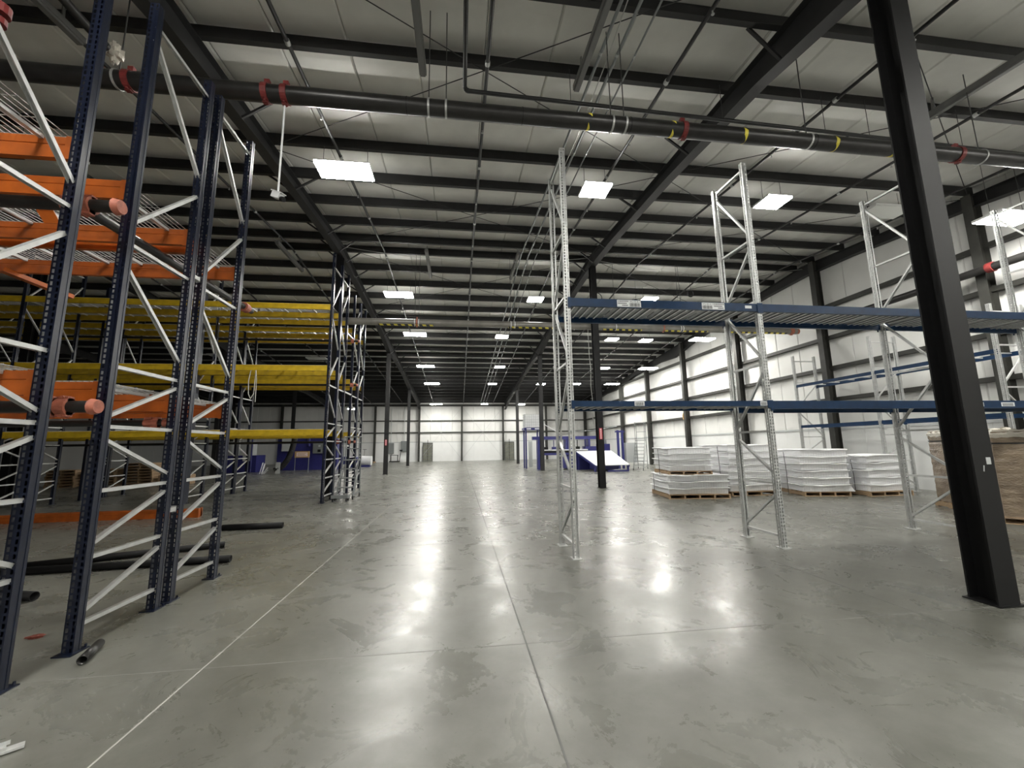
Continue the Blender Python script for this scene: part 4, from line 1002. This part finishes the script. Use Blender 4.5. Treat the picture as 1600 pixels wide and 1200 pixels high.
MB().box(-1.6, -0.7, 0, 1.2, 0.7, 1.2).build('body', 'machine', t); MB().tube((-0.6, -0.2, 1.2), (-0.6, -0.2, 2.2), 0.4, 16).build('tank', 'lightgrey', t); MB().box(0.3, -0.72, 0.8, 0.8, -0.7, 1.2).build('panel', 'lightgrey', t); MB().box(0.5, -0.4, 1.2, 0.8, 0.2, 2.2).build('stack', 'lightgrey', t)
MB().tube((0.9, -0.8, 0.02), (0.9, -0.8, 2.6), 0.05, 10).build('post', 'machine', t)

# pallets stacked in the dark bay
for si, (x, y, n_) in enumerate(((-15.0, 22.3, 8), (-16.6, 22.3, 6), (-18.2, 22.2, 6))):
    for k in range(n_):
        pallet('grey wooden pallet, number %s from the floor in the %s pile of the dark bay' % (('one', 'two', 'three', 'four', 'five', 'six', 'seven', 'eight')[k], ('rightmost', 'middle', 'leftmost')[si]), 1.2, 1.0, (x+random.uniform(-.04, .04), y, k*0.132), random.uniform(-.05, .05), 'pallets piled in the dark bay', simple=True)
t = thing('lumber_bundle', 'bundle of pale timber boards beside the pallet piles', 'timber', (-13.55, 22.2, 0))
bd = MB().box(-0.6, -0.06, 0, 0.6, 0.06, 0.05).mesh('board', 'wood')
for k in range(9):
    for j in range(6): obj('board', bd, t, (0, -0.36+j*0.125, 0.01+k*0.052))

# ------------------------------------------------------------------ things at the far wall
def gate(lb, x0, x1, y):
    t = thing('wire_mesh_gate', lb, 'gate', ((x0+x1)/2, y, 0)); w_ = (x1-x0)/2
    MB().box(-w_, -0.02, 0, -w_+0.05, 0.02, 2.07).box(w_-0.05, -0.02, 0, w_, 0.02, 2.07).box(-w_, -0.02, 2.02, w_, 0.02, 2.07).box(-0.025, -0.02, 0, 0.025, 0.02, 2.4).build('frame', 'wallsteel', t)
    g = MB()
    for k in range(7): z = 0.1+k*0.3; g.box(-w_, -0.03, z-0.02, w_, -0.01, z+0.02)
    for k in range(9): x = -w_+k*w_/4; g.box(x-0.008, -0.015, 0, x+0.008, -0.005, 2.05)
    g.build('mesh_bars', 'grey', t); MB().box(-w_, 0.04, 0.02, w_, 0.06, 2.02).build('backing', 'tan' if x0 < 0 else 'grey', t).data.materials[0] = MT['mesh_back']
MT['mesh_back'] = mat('mesh_backing', (0.26, 0.26, 0.2), 0.6, 0, 0.3, 3)
gate('wire mesh gate at the far wall left of the middle wall column', -4.05, -2.95, 47.3)
gate('wire mesh gate at the far wall behind the farthest right column', 5.2, 6.3, 47.3)
for x, z, lb in ((-7.55, 0.95, 'grey electrical panel on the far wall, left of two'), (-6.1, 1.15, 'grey electrical panel on the far wall, right of two')):
    t = thing('electrical_panel', lb, 'electrical panel', (x, 47.4, z), group='far wall electrical panels')
    MB().box(-0.33, -0.1, 0, 0.33, 0.13, 1.15).build('box', 'grey', t); MB().box(-0.3, -0.115, 0.03, 0.3, -0.1, 1.12).build('door', 'grey', t); MB().tube((0, 0, 1.15), (0, 0, 5.0), 0.035, 8).build('conduit', 'lightgrey', t)
t = thing('pallet_jack', 'small dark lift truck with raised handle near the far wall panels', 'lift truck', (-6.9, 46.4, 0))
MB().box(-0.6, -0.25, 0.05, 0.5, 0.25, 0.15).build('forks', 'black', t); MB().bar((0.45, 0, 0.1), (0.6, 0, 1.25), 0.06, 0.06).build('handle', 'black', t); MB().box(0.48, -0.12, 1.2, 0.75, 0.12, 1.35).build('grip', 'black', t); MB().box(-0.5, -0.2, 0.75, 0.3, 0.2, 0.8).box(-0.48, -0.18, 0.15, -0.44, 0.18, 0.75).box(0.25, -0.18, 0.15, 0.29, 0.18, 0.75).build('table', 'black', t)
t = thing('floor_scrubber', 'small dark cleaning machine on a wooden pallet by the far wall', 'cleaning machine', (-10.2, 46.3, 0.14))
MB().tube((0, 0, 0.1), (0, 0, 0.6), 0.2, 12).build('tank', 'black', t); MB().tube((0.05, 0, 0.6), (0.1, 0, 1.3), 0.02, 8).box(-0.1, -0.02, 1.28, 0.3, 0.02, 1.32).build('handle', 'black', t); MB().box(-0.25, -0.25, 0.0, 0.25, 0.25, 0.1).build('base', 'black', t)
pallet('wooden pallet under the small cleaning machine by the far wall', 2.0, 1.2, (-10.0, 46.3, 0), 0, None, simple=True)
o = MB().path([(-0.1, 0.05, 0.68), (-0.12, 0, 0.35), (-0.1, 0, -0.05), (-0.03, 0, -0.2), (0.05, 0, -0.05), (0.04, 0.05, 0.68), (0.1, 0, 0.38), (0.11, 0, -0.3)], 0.012, 6).build('rope', 'rope'); o.location = (-6.2, 13.1, 3.33); tag(o, 'white rope looped over the middle yellow beam', 'rope')
o = MB().ring((0, 0, 0), 'x', 0.2, 0.26, 0.07, 20).build('hose_coil', 'tan'); o.location = (14.9, 25.5, 3.38); tag(o, 'small tan hose coil on the right wall beside a wall column', 'hose')
print('objects', len(bpy.data.objects))
